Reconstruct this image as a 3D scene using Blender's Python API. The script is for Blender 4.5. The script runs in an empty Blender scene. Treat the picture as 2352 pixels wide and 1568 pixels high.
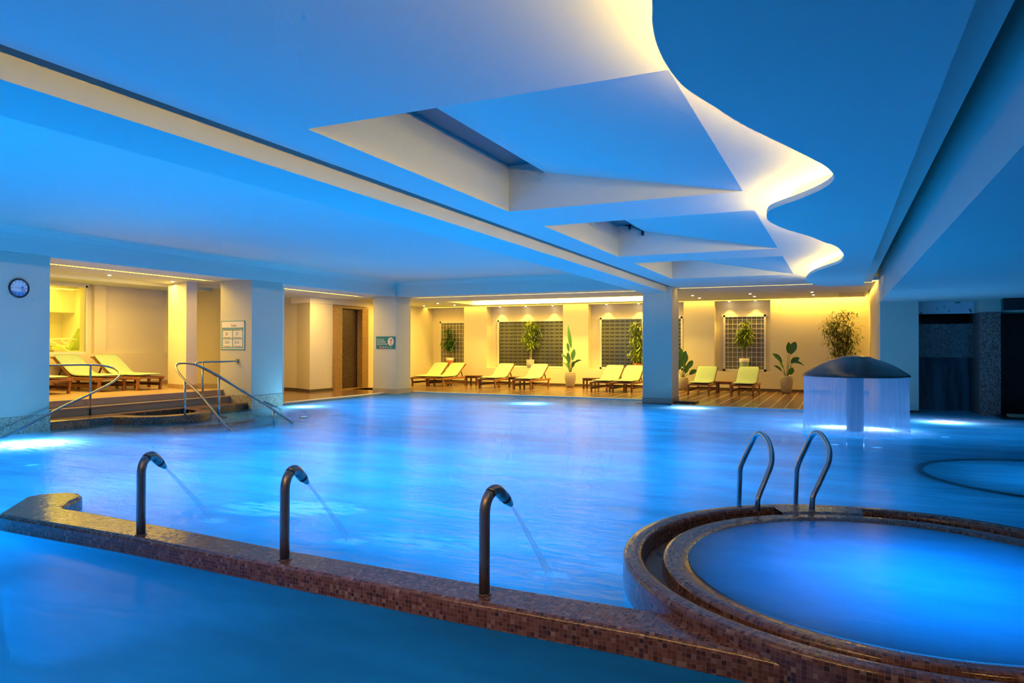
import bpy, math, random
import numpy as np
from mathutils import Vector, Matrix
random.seed(7)
SC = bpy.context.scene
COL = SC.collection
PI = math.pi

# ------------------------------------------------------------------ camera
F = 1612.5                                   # focal length in pixels of the 2352 px wide frame
CA, CP, CR, CH = math.radians(24.9365), math.radians(0.4029), math.radians(0.1331), 1.55
_f = Vector((-math.sin(CA)*math.cos(CP), math.cos(CA)*math.cos(CP), math.sin(CP)))
_r0 = Vector((math.cos(CA), math.sin(CA), 0)); _u0 = _r0.cross(_f)
_r = _r0*math.cos(CR) + _u0*math.sin(CR); _u = -_r0*math.sin(CR) + _u0*math.cos(CR)
cd = bpy.data.cameras.new('camera'); cam = bpy.data.objects.new('camera', cd); COL.objects.link(cam)
cd.sensor_width = 36; cd.lens = F/2352*36; cd.clip_start = .05; cd.clip_end = 200
cam.matrix_world = Matrix(((_r.x, _u.x, -_f.x, 0), (_r.y, _u.y, -_f.y, 0), (_r.z, _u.z, -_f.z, CH), (0, 0, 0, 1)))
SC.camera = cam

# ------------------------------------------------------------------ colour and world
SC.view_settings.view_transform = 'Standard'; SC.view_settings.look = 'None'
SC.view_settings.exposure = 0.0; SC.view_settings.gamma = 1.0
SC.view_settings.use_curve_mapping = False
SC.cycles.use_denoising = True; SC.cycles.use_adaptive_sampling = True; SC.cycles.adaptive_threshold = .08; SC.cycles.adaptive_min_samples = 16
SC.cycles.max_bounces = 5; SC.cycles.diffuse_bounces = 3; SC.cycles.glossy_bounces = 2
SC.cycles.transmission_bounces = 4; SC.cycles.transparent_max_bounces = 10
SC.cycles.sample_clamp_indirect = 4.0
SC.cycles.caustics_reflective = False; SC.cycles.caustics_refractive = False
wd = bpy.data.worlds.new('world'); SC.world = wd; wd.use_nodes = True
wd.node_tree.nodes['Background'].inputs[0].default_value = (.004, .02, .05, 1)
wd.node_tree.nodes['Background'].inputs[1].default_value = 1.0

# ------------------------------------------------------------------ lamps of the pool (all below the water)
BLUE = (.025, .40, 1.0)
BLUE_W = (.75, .75, 1.0)
WARM = (1.0, .57, .06)
WARM_W = (1.0, .61, .10)
def area(name, loc, sx, sy, power, color, rot=(0, 0, 0), parent=None, spread=None):
    d = bpy.data.lights.new(name, 'AREA'); d.shape = 'RECTANGLE'; d.size = sx; d.size_y = sy
    d.energy = power; d.color = color
    if spread: d.spread = math.radians(spread)
    o = bpy.data.objects.new(name, d); COL.objects.link(o); o.location = loc; o.rotation_euler = rot
    if parent: o.parent = parent
    return o
UP = (PI, 0, 0)
# flood lamps on the pool floor, facing up: (x, y, size x, size y, watts)
POOL_FLOODS = [(-10.6, 8.0, 4.4, 5.5, 640), (-10.4, 14.6, 4.6, 6.0, 800), (-5.4, 7.2, 4.8, 5.2, 960), (-2.2, 5.0, 1.4, 1.8, 110), (-5.2, 14.0, 4.6, 6.2, 800),
               (-1.6, 9.4, 2.2, 4.4, 300), (-.2, 15.4, 3.4, 4.0, 380), (3.2, 15.2, 2.0, 3.0, 100), (1.4, 8.4, 2.6, 1.6, 50),
               (-8.2, 1.6, 3.4, 3.0, 1750), (-3.0, .2, 3.0, 2.4, 150)]
for i, (x, y, sx, sy, p) in enumerate(POOL_FLOODS):
    area('pool_flood_lamp', (x, y, -1.32), sx, sy, p*.30, BLUE, UP)
area('tub_fill_lamp', (.45, 4.95, -.55), 1.3, 1.2, 34, BLUE, UP)
# round pool lamps near the pool walls: (x, y, depth, watts)
POOL_SPOTS = [(-11.6, 6.9, -.35, 60), (-12.35, 14.0, -.25, 34), (-7.6, 17.5, -.3, 26), (-3.45, 18.1, -.25, 24),
              (-.08, 15.1, -.35, 24), (.66, 15.0, -.35, 20), (2.0, 16.9, -.3, 24)]

# warm ceiling lamps over the near side of the hall
area('near_ceiling_lamp', (-2.6, .9, 3.12), 4.4, .35, 48, (1.0, .55, .12), (math.radians(28), 0, 0), None, 95)
area('near_ceiling_lamp', (1.6, 2.2, 2.6), .6, .35, 9, (1.0, .55, .12), (math.radians(25), 0, 0), None, 110)
# ------------------------------------------------------------------ pixel of the photo -> point on a plane
def _ray(u, v): return _f + _r*((u-1176)/F) - _u*((v-784)/F)
def _pl(u, v, ax, val):
    d = _ray(u, v); c = Vector((0, 0, CH)); return c + d*((val-c[ax])/d[ax])
def PX(u, v, x): return _pl(u, v, 0, x)
def PY(u, v, y): return _pl(u, v, 1, y)
def PZ(u, v, z=0.0): return _pl(u, v, 2, z)

# ------------------------------------------------------------------ materials
class NT:
    def __init__(s, name):
        s.m = bpy.data.materials.new(name); s.m.use_nodes = True; s.t = s.m.node_tree; s.t.nodes.clear()
        s.out = s.n('ShaderNodeOutputMaterial')
    def n(s, typ, **kw):
        nd = s.t.nodes.new(typ)
        for k, v in kw.items():
            if isinstance(v, tuple) and k.startswith('i_'): pass
            setattr(nd, k, v)
        return nd
    def l(s, a, b): s.t.links.new(a, b)
    def val(s, sock, v):
        if hasattr(v, 'is_output') or isinstance(v, bpy.types.NodeSocket): s.l(v, sock)
        else: sock.default_value = v
    def math(s, op, a, b=None, c=None, clamp=False):
        nd = s.n('ShaderNodeMath', operation=op); nd.use_clamp = clamp
        s.val(nd.inputs[0], a)
        if b is not None: s.val(nd.inputs[1], b)
        if c is not None: s.val(nd.inputs[2], c)
        return nd.outputs[0]
    def vmath(s, op, a, b=None):
        nd = s.n('ShaderNodeVectorMath', operation=op); s.val(nd.inputs[0], a)
        if b is not None: s.val(nd.inputs[1], b)
        return nd.outputs[0]
    def mix(s, f, a, b):
        nd = s.n('ShaderNodeMix', data_type='RGBA'); s.val(nd.inputs[0], f)
        s.val(nd.inputs[6], c4(a)); s.val(nd.inputs[7], c4(b)); return nd.outputs[2]
    def noise(s, vec, scale, detail=3, rough=.5):
        nd = s.n('ShaderNodeTexNoise'); 
        if vec is not None: s.l(vec, nd.inputs['Vector'])
        nd.inputs['Scale'].default_value = scale; nd.inputs['Detail'].default_value = detail; nd.inputs['Roughness'].default_value = rough
        return nd.outputs['Fac']
    def ramp(s, f, stops, interp='LINEAR'):
        nd = s.n('ShaderNodeValToRGB'); s.l(f, nd.inputs[0]); cr = nd.color_ramp; cr.interpolation = interp
        while len(cr.elements) < len(stops): cr.elements.new(.5)
        for e, (p, c) in zip(cr.elements, stops): e.position = p; e.color = c4(c)
        return nd.outputs[0]
    def bump(s, h, strength=.2, dist=.01, normal=None):
        nd = s.n('ShaderNodeBump'); s.l(h, nd.inputs['Height']); nd.inputs['Strength'].default_value = strength
        nd.inputs['Distance'].default_value = dist
        if normal is not None: s.l(normal, nd.inputs['Normal'])
        return nd.outputs[0]
    def pr(s, color=(.8, .8, .8), rough=.5, metal=0.0, normal=None, spec=.5, coat=0.0):
        b = s.n('ShaderNodeBsdfPrincipled'); s.val(b.inputs['Base Color'], c4(color)); s.val(b.inputs['Roughness'], rough)
        b.inputs['Metallic'].default_value = metal; b.inputs['Specular IOR Level'].default_value = spec
        b.inputs['Coat Weight'].default_value = coat
        if normal is not None: s.l(normal, b.inputs['Normal'])
        return b
    def done(s, sh): s.l(sh.outputs[0] if hasattr(sh, 'outputs') else sh, s.out.inputs[0]); return s.m
    @property
    def uv(s): return s.n('ShaderNodeTexCoord').outputs['UV']
    @property
    def obj(s): return s.n('ShaderNodeTexCoord').outputs['Object']
def c4(c):
    if isinstance(c, (tuple, list)) and len(c) == 3: return (*c, 1.0)
    return c
def simple(name, color, rough=.5, metal=0.0, bump=0.0, bscale=60, var=0.0, vscale=8, spec=.5):
    t = NT(name); co = t.obj; col = color; nm = None
    if var: col = t.mix(t.math('MULTIPLY', t.noise(co, vscale, 4), 1.0), tuple(c*(1-var) for c in color), tuple(min(1, c*(1+var)) for c in color))
    if bump: nm = t.bump(t.noise(co, bscale, 4), bump, .004)
    return t.done(t.pr(col, rough, metal, nm, spec))
def tiles(t, uv, size):
    """cell coordinate, grout mask (1 on grout), random value per tile"""
    p = t.vmath('MULTIPLY', uv, (1/size[0], 1/size[1], 0))
    cell = t.vmath('FLOOR', p); fr = t.vmath('FRACTION', p)
    w = t.n('ShaderNodeTexWhiteNoise', noise_dimensions='3D'); t.l(cell, w.inputs['Vector'])
    sp = t.n('ShaderNodeSeparateXYZ'); t.l(fr, sp.inputs[0])
    ax = t.math('ABSOLUTE', t.math('SUBTRACT', sp.outputs[0], .5)); ay = t.math('ABSOLUTE', t.math('SUBTRACT', sp.outputs[1], .5))
    return t.math('MAXIMUM', ax, ay), w
def mosaic(name, stops, grout, size=.0235, rough=.18, gw=.44, tilt=.05, coat=0.0):
    t = NT(name); m, w = tiles(t, t.uv, (size, size))
    g = t.math('MULTIPLY', t.math('SUBTRACT', m, gw), 40, clamp=True)
    col = t.mix(g, t.ramp(w.outputs['Value'], stops), grout)
    big = t.noise(t.obj, 1.3, 3)
    col = t.mix(t.math('MULTIPLY', big, .35), col, tuple(c*.6 for c in grout))
    geo = t.n('ShaderNodeNewGeometry').outputs['Normal']
    jit = t.vmath('MULTIPLY', t.vmath('SUBTRACT', w.outputs['Color'], (.5, .5, .5)), (tilt, tilt, tilt))
    nm = t.vmath('NORMALIZE', t.vmath('ADD', geo, jit))
    h = t.math('SUBTRACT', 1.0, g)
    nm = t.bump(h, .6, .0015, nm)
    return t.done(t.pr(col, t.math('ADD', rough, t.math('MULTIPLY', g, .35)), 0, nm, .5, coat))
M = {}
def plaster(name, color):
    t = NT(name); co = t.obj
    col = t.mix(t.noise(co, 1.1, 5), tuple(c*.95 for c in color), color)
    return t.done(t.pr(col, .75, 0, t.bump(t.noise(co, 14, 5), .12, .01), .2))
M['plaster'] = plaster('white_plaster', (.60, .60, .47))
M['plaster_cream'] = plaster('cream_plaster', (.83, .76, .58))
M['ceiling'] = plaster('ceiling_plaster', (.70, .75, .63))
M['mosaic_brown'] = mosaic('brown_glass_mosaic', [(0, (.022, .008, .006)), (.15, (.07, .020, .012)), (.4, (.125, .042, .026)), (.7, (.17, .070, .045)), (.9, (.22, .11, .085)), (1, (.30, .20, .17))], (.24, .11, .045))
M['mosaic_beige'] = mosaic('beige_stone_mosaic', [(0, (.36, .30, .18)), (.5, (.55, .48, .32)), (1, (.68, .62, .48))], (.30, .25, .17), .03, .4, .45, .02)
M['mosaic_gold'] = mosaic('golden_mosaic', [(0, (.30, .16, .04)), (.5, (.50, .29, .09)), (1, (.62, .40, .16))], (.25, .14, .05), .02, .3)
M['mosaic_dark'] = mosaic('dark_brown_mosaic', [(0, (.03, .015, .01)), (.6, (.09, .045, .03)), (1, (.18, .10, .06))], (.05, .025, .02), .03, .3)
M['mosaic_grey'] = mosaic('grey_brown_mosaic', [(0, (.12, .05, .035)), (.4, (.26, .15, .12)), (.8, (.34, .25, .22)), (1, (.42, .36, .34))], (.16, .11, .09), .025, .3)
M['mosaic_black'] = mosaic('black_mosaic', [(0, (.004, .005, .008)), (1, (.02, .022, .03))], (.01, .01, .012), .04, .3)
M['pool_tile'] = mosaic('pale_pool_tile', [(0, (.35, .5, .6)), (1, (.7, .8, .85))], (.5, .55, .6), .15, .3)
M['terrazzo'] = simple('speckled_terrazzo', (.42, .36, .27), .5, var=.35, vscale=140)
M['skirting'] = simple('dark_skirting_stone', (.10, .07, .05), .5)
def deck_mat():
    t = NT('brown_deck_tile'); co = t.obj
    m, w = tiles(t, t.vmath('ADD', co, (0.1, 0, 0)), (.335, 2.4))
    sp = t.n('ShaderNodeSeparateXYZ'); t.l(co, sp.inputs[0])
    fx = t.math('FRACT', t.math('DIVIDE', t.math('ADD', sp.outputs[0], 40.1), .335))
    line = t.math('LESS_THAN', fx, .085)
    col = t.ramp(w.outputs['Value'], [(0, (.17, .085, .045)), (1, (.26, .14, .07))])
    col = t.mix(t.noise(co, 3.0, 5), col, (.13, .065, .035))
    col = t.mix(line, col, (.72, .58, .40))
    return t.done(t.pr(col, .22, 0, t.bump(t.noise(co, 20, 2), .05, .01), .5))
M['deck'] = deck_mat()
def stone(name, c1, c2, rough=.35):
    t = NT(name); co = t.obj
    n = t.noise(t.vmath('MULTIPLY', co, (1, .25, 1)), 5, 6)
    return t.done(t.pr(t.mix(n, c1, c2), rough, 0, t.bump(n, .1, .01)))
M['platform_stone'] = stone('veined_beige_stone', (.62, .44, .24), (.34, .20, .10))
M['riser_stone'] = stone('beige_step_stone', (.60, .40, .20), (.42, .26, .12), .5)
M['steel'] = simple('brushed_steel', (.42, .42, .43), .22, 1.0, .05, 200)
M['steel_dark'] = simple('weathered_steel_pipe', (.20, .17, .15), .34, .7, .15, 120, .3, 30)
M['coffer_top_shade'] = simple('dark_teal_coffer_shade', (.01, .17, .22), .3)  # shade up inside the coffers, put into a dark base colour
M['rubber'] = simple('black_rubber', (.015, .015, .015), .6)
M['wood'] = simple('teak_wood', (.36, .15, .05), .42, 0, .15, 40, .35, 6)
M['wood_dark'] = simple('dark_teak_wood', (.14, .055, .025), .45, 0, .15, 40, .3, 6)
M['cushion'] = simple('pale_green_canvas', (.40, .56, .36), .85, 0, .5, 5.5, .05, 5)
M['lime'] = simple('lime_cushion_fabric', (.55, .70, .12), .85, 0, .2, 9)
M['leaf'] = simple('green_leaf', (.07, .20, .035), .4, 0, 0, 0, .3, 10)
M['leaf_light'] = simple('yellow_green_leaf', (.30, .42, .05), .5, 0, 0, 0, .3, 10)
M['leaf_dark'] = simple('dark_green_leaf', (.05, .10, .02), .5, 0, 0, 0, .3, 10)
M['stem'] = simple('brown_stem', (.22, .14, .06), .7)
M['stem_green'] = simple('green_stem', (.14, .22, .07), .6)
M['soil'] = simple('dark_soil', (.04, .025, .015), .9)
M['terracotta'] = simple('terracotta', (.62, .20, .07), .6, 0, .1, 60)
M['white_paint'] = simple('white_painted_metal', (.82, .80, .74), .4)
M['green_glaze'] = simple('pale_green_glaze', (.36, .58, .40), .3)
M['grey_glaze'] = simple('pale_grey_glaze', (.50, .54, .52), .4)
def potmat():
    t = NT('ribbed_stone_pot'); co = t.obj
    w = t.n('ShaderNodeTexWave', bands_direction='Z'); t.l(co, w.inputs[0]); w.inputs['Scale'].default_value = 9; w.inputs['Distortion'].default_value = 6; w.inputs['Detail'].default_value = 3
    n = t.noise(co, 30, 4)
    return t.done(t.pr(t.mix(n, (.36, .31, .24), (.56, .50, .40)), .8, 0, t.bump(w.outputs['Fac'], .6, .015)))
M['pot_stone'] = potmat()
M['cap'] = simple('dark_weathered_fibreglass', (.055, .048, .045), .30, 0, .25, 40, .3, 12)
M['dark_glass'] = simple('dark_night_glass', (.22, .20, .13), .12)
M['black'] = simple('black_plastic', (.012, .012, .014), .3)
def shutter_mat():
    t = NT('perforated_roller_shutter'); uv = t.uv
    p = t.vmath('MULTIPLY', uv, (1/.20, 1/.145, 0)); fr = t.vmath('FRACTION', p)
    sp = t.n('ShaderNodeSeparateXYZ'); t.l(fr, sp.inputs[0])
    a = t.math('MULTIPLY', t.math('LESS_THAN', t.math('ABSOLUTE', t.math('SUBTRACT', sp.outputs[0], .5)), .40), t.math('LESS_THAN', t.math('ABSOLUTE', t.math('SUBTRACT', sp.outputs[1], .5)), .20))
    return t.done(t.pr(t.mix(a, (.80, .74, .48), (.26, .21, .11)), .5))
M['shutter'] = shutter_mat()
def glass_pane():
    t = NT('clear_window_glass'); fr = t.n('ShaderNodeFresnel'); fr.inputs[0].default_value = 1.45
    mx = t.n('ShaderNodeMixShader'); t.l(fr.outputs[0], mx.inputs[0])
    tr = t.n('ShaderNodeBsdfTransparent'); tr.inputs[0].default_value = (.9, .92, .85, 1); gl = t.n('ShaderNodeBsdfGlossy'); gl.inputs['Roughness'].default_value = .03
    t.l(tr.outputs[0], mx.inputs[1]); t.l(gl.outputs[0], mx.inputs[2]); return t.done(mx)
M['glass'] = glass_pane()
def emis(name, color, strength):
    t = NT(name); e = t.n('ShaderNodeEmission'); e.inputs[0].default_value = c4(color); e.inputs[1].default_value = strength
    return t.done(e)
M['led'] = emis('warm_led_strip', (1.0, .60, .09), 165)
M['led_slot'] = emis('warm_led_slot', (1.0, .60, .14), 5)
M['lamp_lens'] = emis('downlight_lens', (1, .86, .55), 30)
M['pool_lens'] = emis('pool_lamp_lens', (.25, .6, 1), 5)

# water: a milky blue surface (air bubbles of the jets), clear parts let the lamps and tiles show through
def water_mat(name, milk=.72, milkcol=(.15, .72, 1.0), rough=.13, foam=(), bump=.35, scl=(1.0, 1.0, 1.0), tint=(.20, .70, 1.0), gloss=.5, clear=()):
    t = NT(name); co = t.obj
    n1 = t.noise(t.vmath('MULTIPLY', co, (.55*scl[0], 1.5*scl[1], 1)), 1.3, 5, .55)
    n2 = t.noise(t.vmath('MULTIPLY', co, (1.0*scl[0], 3.2*scl[1], 1)), 3.2, 6, .6)
    h = t.math('ADD', n1, t.math('MULTIPLY', n2, .45))
    fm = None
    for (x, y, rx, ry, ang, s) in foam:
        mp = t.n('ShaderNodeMapping'); mp.vector_type = 'TEXTURE'; t.l(co, mp.inputs[0])
        mp.inputs['Location'].default_value = (x, y, 0); mp.inputs['Rotation'].default_value = (0, 0, ang); mp.inputs['Scale'].default_value = (rx, ry, 1)
        ln = t.n('ShaderNodeVectorMath', operation='LENGTH'); t.l(mp.outputs[0], ln.inputs[0])
        d = t.math('SUBTRACT', 1.0, ln.outputs['Value'], clamp=True)
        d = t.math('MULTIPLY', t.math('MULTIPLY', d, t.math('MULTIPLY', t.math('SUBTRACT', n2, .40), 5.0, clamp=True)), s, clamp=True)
        fm = d if fm is None else t.math('ADD', fm, d, clamp=True)
    nm = t.bump(h, bump, .09)
    tr = t.n('ShaderNodeBsdfTransparent'); tr.inputs[0].default_value = c4(tint)
    tl = t.n('ShaderNodeBsdfTranslucent'); df = t.n('ShaderNodeBsdfDiffuse')
    colm = t.mix(t.math('MULTIPLY', t.math('SUBTRACT', n1, .35), 2.2, clamp=True), tuple(c*.72 for c in milkcol), milkcol)
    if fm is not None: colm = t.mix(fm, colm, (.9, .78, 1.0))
    t.l(colm, tl.inputs[0]); t.l(colm, df.inputs[0])
    md = t.n('ShaderNodeMixShader'); md.inputs[0].default_value = .12; t.l(tl.outputs[0], md.inputs[1]); t.l(df.outputs[0], md.inputs[2])
    mf = t.math('ADD', milk, t.math('MULTIPLY', t.math('SUBTRACT', n1, .5), .25), clamp=True)
    if fm is not None: mf = t.math('ADD', mf, fm, clamp=True)
    for (x, y, r_, k_) in clear:
        ds = t.n('ShaderNodeVectorMath', operation='DISTANCE'); t.l(co, ds.inputs[0]); ds.inputs[1].default_value = (x, y, 0)
        q = t.math('MULTIPLY', t.math('SUBTRACT', 1.0, t.math('DIVIDE', ds.outputs['Value'], r_), clamp=True), 2.5, clamp=True)
        mf = t.math('SUBTRACT', mf, t.math('MULTIPLY', q, k_), clamp=True)
    body = t.n('ShaderNodeMixShader'); t.l(mf, body.inputs[0]); t.l(tr.outputs[0], body.inputs[1]); t.l(md.outputs[0], body.inputs[2])
    fr = t.n('ShaderNodeFresnel'); fr.inputs[0].default_value = 1.33; t.l(nm, fr.inputs['Normal'])
    gl = t.n('ShaderNodeBsdfGlossy'); gl.inputs['Roughness'].default_value = rough; t.l(nm, gl.inputs['Normal']); gl.inputs[0].default_value = (.95, .97, 1, 1)
    fin = t.n('ShaderNodeMixShader'); t.l(t.math('MULTIPLY', fr.outputs[0], gloss), fin.inputs[0]); t.l(body.outputs[0], fin.inputs[1]); t.l(gl.outputs[0], fin.inputs[2])
    return t.done(fin)
JETS = [(-1.77, 4.42), (-3.52, 4.52), (-5.03, 4.54)]
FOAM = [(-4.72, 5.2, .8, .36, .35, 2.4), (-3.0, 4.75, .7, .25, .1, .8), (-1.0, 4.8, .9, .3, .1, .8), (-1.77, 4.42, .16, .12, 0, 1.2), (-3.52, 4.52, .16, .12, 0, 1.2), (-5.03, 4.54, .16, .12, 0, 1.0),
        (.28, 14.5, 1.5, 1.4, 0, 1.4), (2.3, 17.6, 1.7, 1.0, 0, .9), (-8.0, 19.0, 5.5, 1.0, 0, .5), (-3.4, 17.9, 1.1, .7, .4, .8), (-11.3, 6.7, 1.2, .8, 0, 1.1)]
M['water'] = water_mat('pool_water', .74, foam=FOAM, clear=[(-12.6, 10.6, 3.6, .48)])
M['water_near'] = water_mat('near_basin_water', .80, (.06, .66, 1.0), .25, (), .10, tint=(.03, .48, .85), gloss=.22)
M['water_tub'] = water_mat('tub_water', .88, (.14, .74, 1.0), .25, (), .12)
def fall_mat(name, col, dens, sx=60, amp=1.3):
    t = NT(name); uv = t.uv
    st = t.noise(t.vmath('MULTIPLY', uv, (sx, .35, 0)), 1.0, 4, .6)
    tl = t.n('ShaderNodeBsdfTranslucent'); df = t.n('ShaderNodeBsdfDiffuse'); tr = t.n('ShaderNodeBsdfTransparent')
    tl.inputs[0].default_value = c4(col); df.inputs[0].default_value = c4(col)
    a = t.n('ShaderNodeMixShader'); a.inputs[0].default_value = .45; t.l(tl.outputs[0], a.inputs[1]); t.l(df.outputs[0], a.inputs[2])
    f = t.math('ADD', dens, t.math('MULTIPLY', t.math('SUBTRACT', st, .5), amp), clamp=True)
    b = t.n('ShaderNodeMixShader'); t.l(f, b.inputs[0]); t.l(tr.outputs[0], b.inputs[1]); t.l(a.outputs[0], b.inputs[2])
    return t.done(b)
M['curtain'] = fall_mat('falling_water_veil', (.80, .88, 1.0), .58, 14, amp=.55)
M['fall_dark'] = fall_mat('dark_niche_waterfall', (.55, .75, .85), .16, 3.5)
M['jet'] = fall_mat('water_jet', (.75, .88, 1.0), .26, 6, amp=.6)

# ------------------------------------------------------------------ mesh helpers
class MB:
    def __init__(s): s.v = []; s.f = []; s.uv = []; s.sm = []
    def add(s, verts, faces, uvs=None, smooth=False):
        o = len(s.v); s.v += [tuple(p) for p in verts]
        for i, f in enumerate(faces):
            s.f.append([o+k for k in f]); s.uv.append(uvs[i] if uvs else None); s.sm.append(smooth)
        return s
    def box(s, x0, x1, y0, y1, z0, z1):
        v = [(x0, y0, z0), (x1, y0, z0), (x1, y1, z0), (x0, y1, z0), (x0, y0, z1), (x1, y0, z1), (x1, y1, z1), (x0, y1, z1)]
        return s.add(v, [(0, 3, 2, 1), (4, 5, 6, 7), (0, 1, 5, 4), (1, 2, 6, 5), (2, 3, 7, 6), (3, 0, 4, 7)])
    def obox(s, a, b, w, h, up=(0, 0, 1)):
        a, b = Vector(a), Vector(b); d = (b-a).normalized(); up = Vector(up); sd = d.cross(up).normalized(); u2 = sd.cross(d)
        v = []
        for p in (a, b):
            for (i, j) in ((-1, -1), (1, -1), (1, 1), (-1, 1)): v.append(p + sd*(i*w/2) + u2*(j*h/2))
        return s.add(v, [(0, 1, 2, 3), (7, 6, 5, 4), (0, 4, 5, 1), (1, 5, 6, 2), (2, 6, 7, 3), (3, 7, 4, 0)])
    def quad(s, a, b, c, d): return s.add([a, b, c, d], [(0, 1, 2, 3)])
    def prism(s, poly, z0, z1, top=True, bot=True):
        n = len(poly); v = [(x, y, z0) for x, y in poly] + [(x, y, z1) for x, y in poly]
        f = [(i, (i+1) % n, n+(i+1) % n, n+i) for i in range(n)]
        if top: f.append(tuple(range(n, 2*n)))
        if bot: f.append(tuple(range(n-1, -1, -1)))
        return s.add(v, f)
    def tube(s, pts, r, seg=12, cap=True, smooth=True):
        pts = [Vector(p) for p in pts]; n = len(pts); rr = r if isinstance(r, (list, tuple)) else [r]*n
        t0 = (pts[1]-pts[0]).normalized(); ref = Vector((0, 0, 1)) if abs(t0.z) < .9 else Vector((1, 0, 0))
        nrm = t0.cross(ref).normalized(); v = []; L = 0; Ls = []
        for i, p in enumerate(pts):
            t = ((pts[min(i+1, n-1)]-pts[i-1 if i else 0])).normalized()
            nrm = (nrm - t*nrm.dot(t)).normalized(); bn = t.cross(nrm)
            if i: L += (p-pts[i-1]).length
            Ls.append(L)
            for k in range(seg):
                a = 2*PI*k/seg; v.append(p + nrm*(math.cos(a)*rr[i]) + bn*(math.sin(a)*rr[i]))
        f = []; uv = []
        for i in range(n-1):
            for k in range(seg):
                k2 = (k+1) % seg; f.append((i*seg+k, i*seg+k2, (i+1)*seg+k2, (i+1)*seg+k))
                uv.append(((k/seg, Ls[i]), ((k+1)/seg, Ls[i]), ((k+1)/seg, Ls[i+1]), (k/seg, Ls[i+1])))
        s.add(v, f, uv, smooth)
        if cap: s.f.append([len(s.v)-n*seg+k for k in range(seg-1, -1, -1)]); s.uv.append(None); s.sm.append(False); s.f.append([len(s.v)-seg+k for k in range(seg)]); s.uv.append(None); s.sm.append(False)
        return s
    def lathe(s, prof, c=(0, 0, 0), seg=40, a0=0, a1=2*PI, smooth=True, R=None):
        full = abs(a1-a0-2*PI) < 1e-6; m = seg if full else seg+1; v = []
        for (r, z) in prof:
            for k in range(m):
                a = a0+(a1-a0)*k/seg; v.append((c[0]+r*math.cos(a), c[1]+r*math.sin(a), c[2]+z))
        L = [0]
        for i in range(1, len(prof)): L.append(L[-1]+math.hypot(prof[i][0]-prof[i-1][0], prof[i][1]-prof[i-1][1]))
        R = R or max(p[0] for p in prof); f = []; uv = []
        for i in range(len(prof)-1):
            for k in range(seg):
                k2 = (k+1) % m; f.append((i*m+k, i*m+k2, (i+1)*m+k2, (i+1)*m+k))
                u0 = R*(a0+(a1-a0)*k/seg); u1 = R*(a0+(a1-a0)*(k+1)/seg)
                uv.append(((u0, L[i]), (u1, L[i]), (u1, L[i+1]), (u0, L[i+1])))
        return s.add(v, f, uv, smooth)
    def sweep(s, path, prof, smooth=True, closed=False):
        """sweep a profile [(offset to the left, z)] along a plan path [(x, y)]"""
        P = [Vector((x, y)) for x, y in path]; n = len(P); v = []; Ls = [0]
        for i in range(1, n): Ls.append(Ls[-1]+(P[i]-P[i-1]).length)
        for i in range(n):
            a = (P[i]-P[i-1]).normalized() if i else (P[1]-P[0]).normalized()
            b = (P[i+1]-P[i]).normalized() if i < n-1 else a
            na, nb = Vector((-a.y, a.x)), Vector((-b.y, b.x)); m = (na+nb).normalized(); k = 1/max(.4, m.dot(na))
            for (o, z) in prof: v.append((P[i].x+m.x*o*k, P[i].y+m.y*o*k, z))
        q = len(prof); Lp = [0]
        for i in range(1, q): Lp.append(Lp[-1]+math.hypot(prof[i][0]-prof[i-1][0], prof[i][1]-prof[i-1][1]))
        f = []; uv = []
        for i in range(n-1):
            for j in range(q-1):
                f.append((i*q+j, (i+1)*q+j, (i+1)*q+j+1, i*q+j+1))
                uv.append(((Ls[i], Lp[j]), (Ls[i+1], Lp[j]), (Ls[i+1], Lp[j+1]), (Ls[i], Lp[j+1])))
        s.add(v, f, uv, smooth)
        o = len(s.v)-n*q
        s.f.append([o+j for j in range(q)]); s.uv.append(None); s.sm.append(False)
        s.f.append([o+(n-1)*q+j for j in range(q-1, -1, -1)]); s.uv.append(None); s.sm.append(False)
        return s
    def build(s, name, mat, parent=None, bevel=0, subsurf=0, kind=None, solid=0):
        me = bpy.data.meshes.new(name); me.from_pydata(s.v, [], s.f); me.validate(clean_customdata=False)
        if len(me.polygons) == len(s.f):
            ul = me.uv_layers.new(name='uv').data
            for p, uv, sm in zip(me.polygons, s.uv, s.sm):
                p.use_smooth = sm; nn = p.normal
                ax = max(range(3), key=lambda k: abs(nn[k]))
                for j, li in enumerate(p.loop_indices):
                    if uv: ul[li].uv = uv[j]
                    else:
                        c = me.vertices[me.loops[li].vertex_index].co
                        ul[li].uv = (c.y, c.z) if ax == 0 else ((c.x, c.z) if ax == 1 else (c.x, c.y))
        me.materials.append(M[mat]); me.update()
        o = bpy.data.objects.new(name, me); COL.objects.link(o)
        if parent: o.parent = parent
        if kind: o['kind'] = kind
        if solid:
            md = o.modifiers.new('t', 'SOLIDIFY'); md.thickness = solid; md.offset = 0
        if bevel:
            md = o.modifiers.new('b', 'BEVEL'); md.width = bevel; md.segments = 2; md.limit_method = 'ANGLE'
        if subsurf:
            md = o.modifiers.new('s', 'SUBSURF'); md.levels = subsurf; md.render_levels = subsurf
        return o
def fixnorm(o):
    import bmesh
    b = bmesh.new(); b.from_mesh(o.data); bmesh.ops.recalc_face_normals(b, faces=b.faces); b.to_mesh(o.data); b.free(); return o
def empty(name, loc=(0, 0, 0), rz=0):
    o = bpy.data.objects.new(name, None); COL.objects.link(o); o.location = loc; o.rotation_euler = (0, 0, rz); o.empty_display_size = .1; return o
def tag(o, label, cat, group=None, kind=None):
    o['label'] = label; o['category'] = cat
    if group: o['group'] = group
    if kind: o['kind'] = kind
    return o
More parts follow.
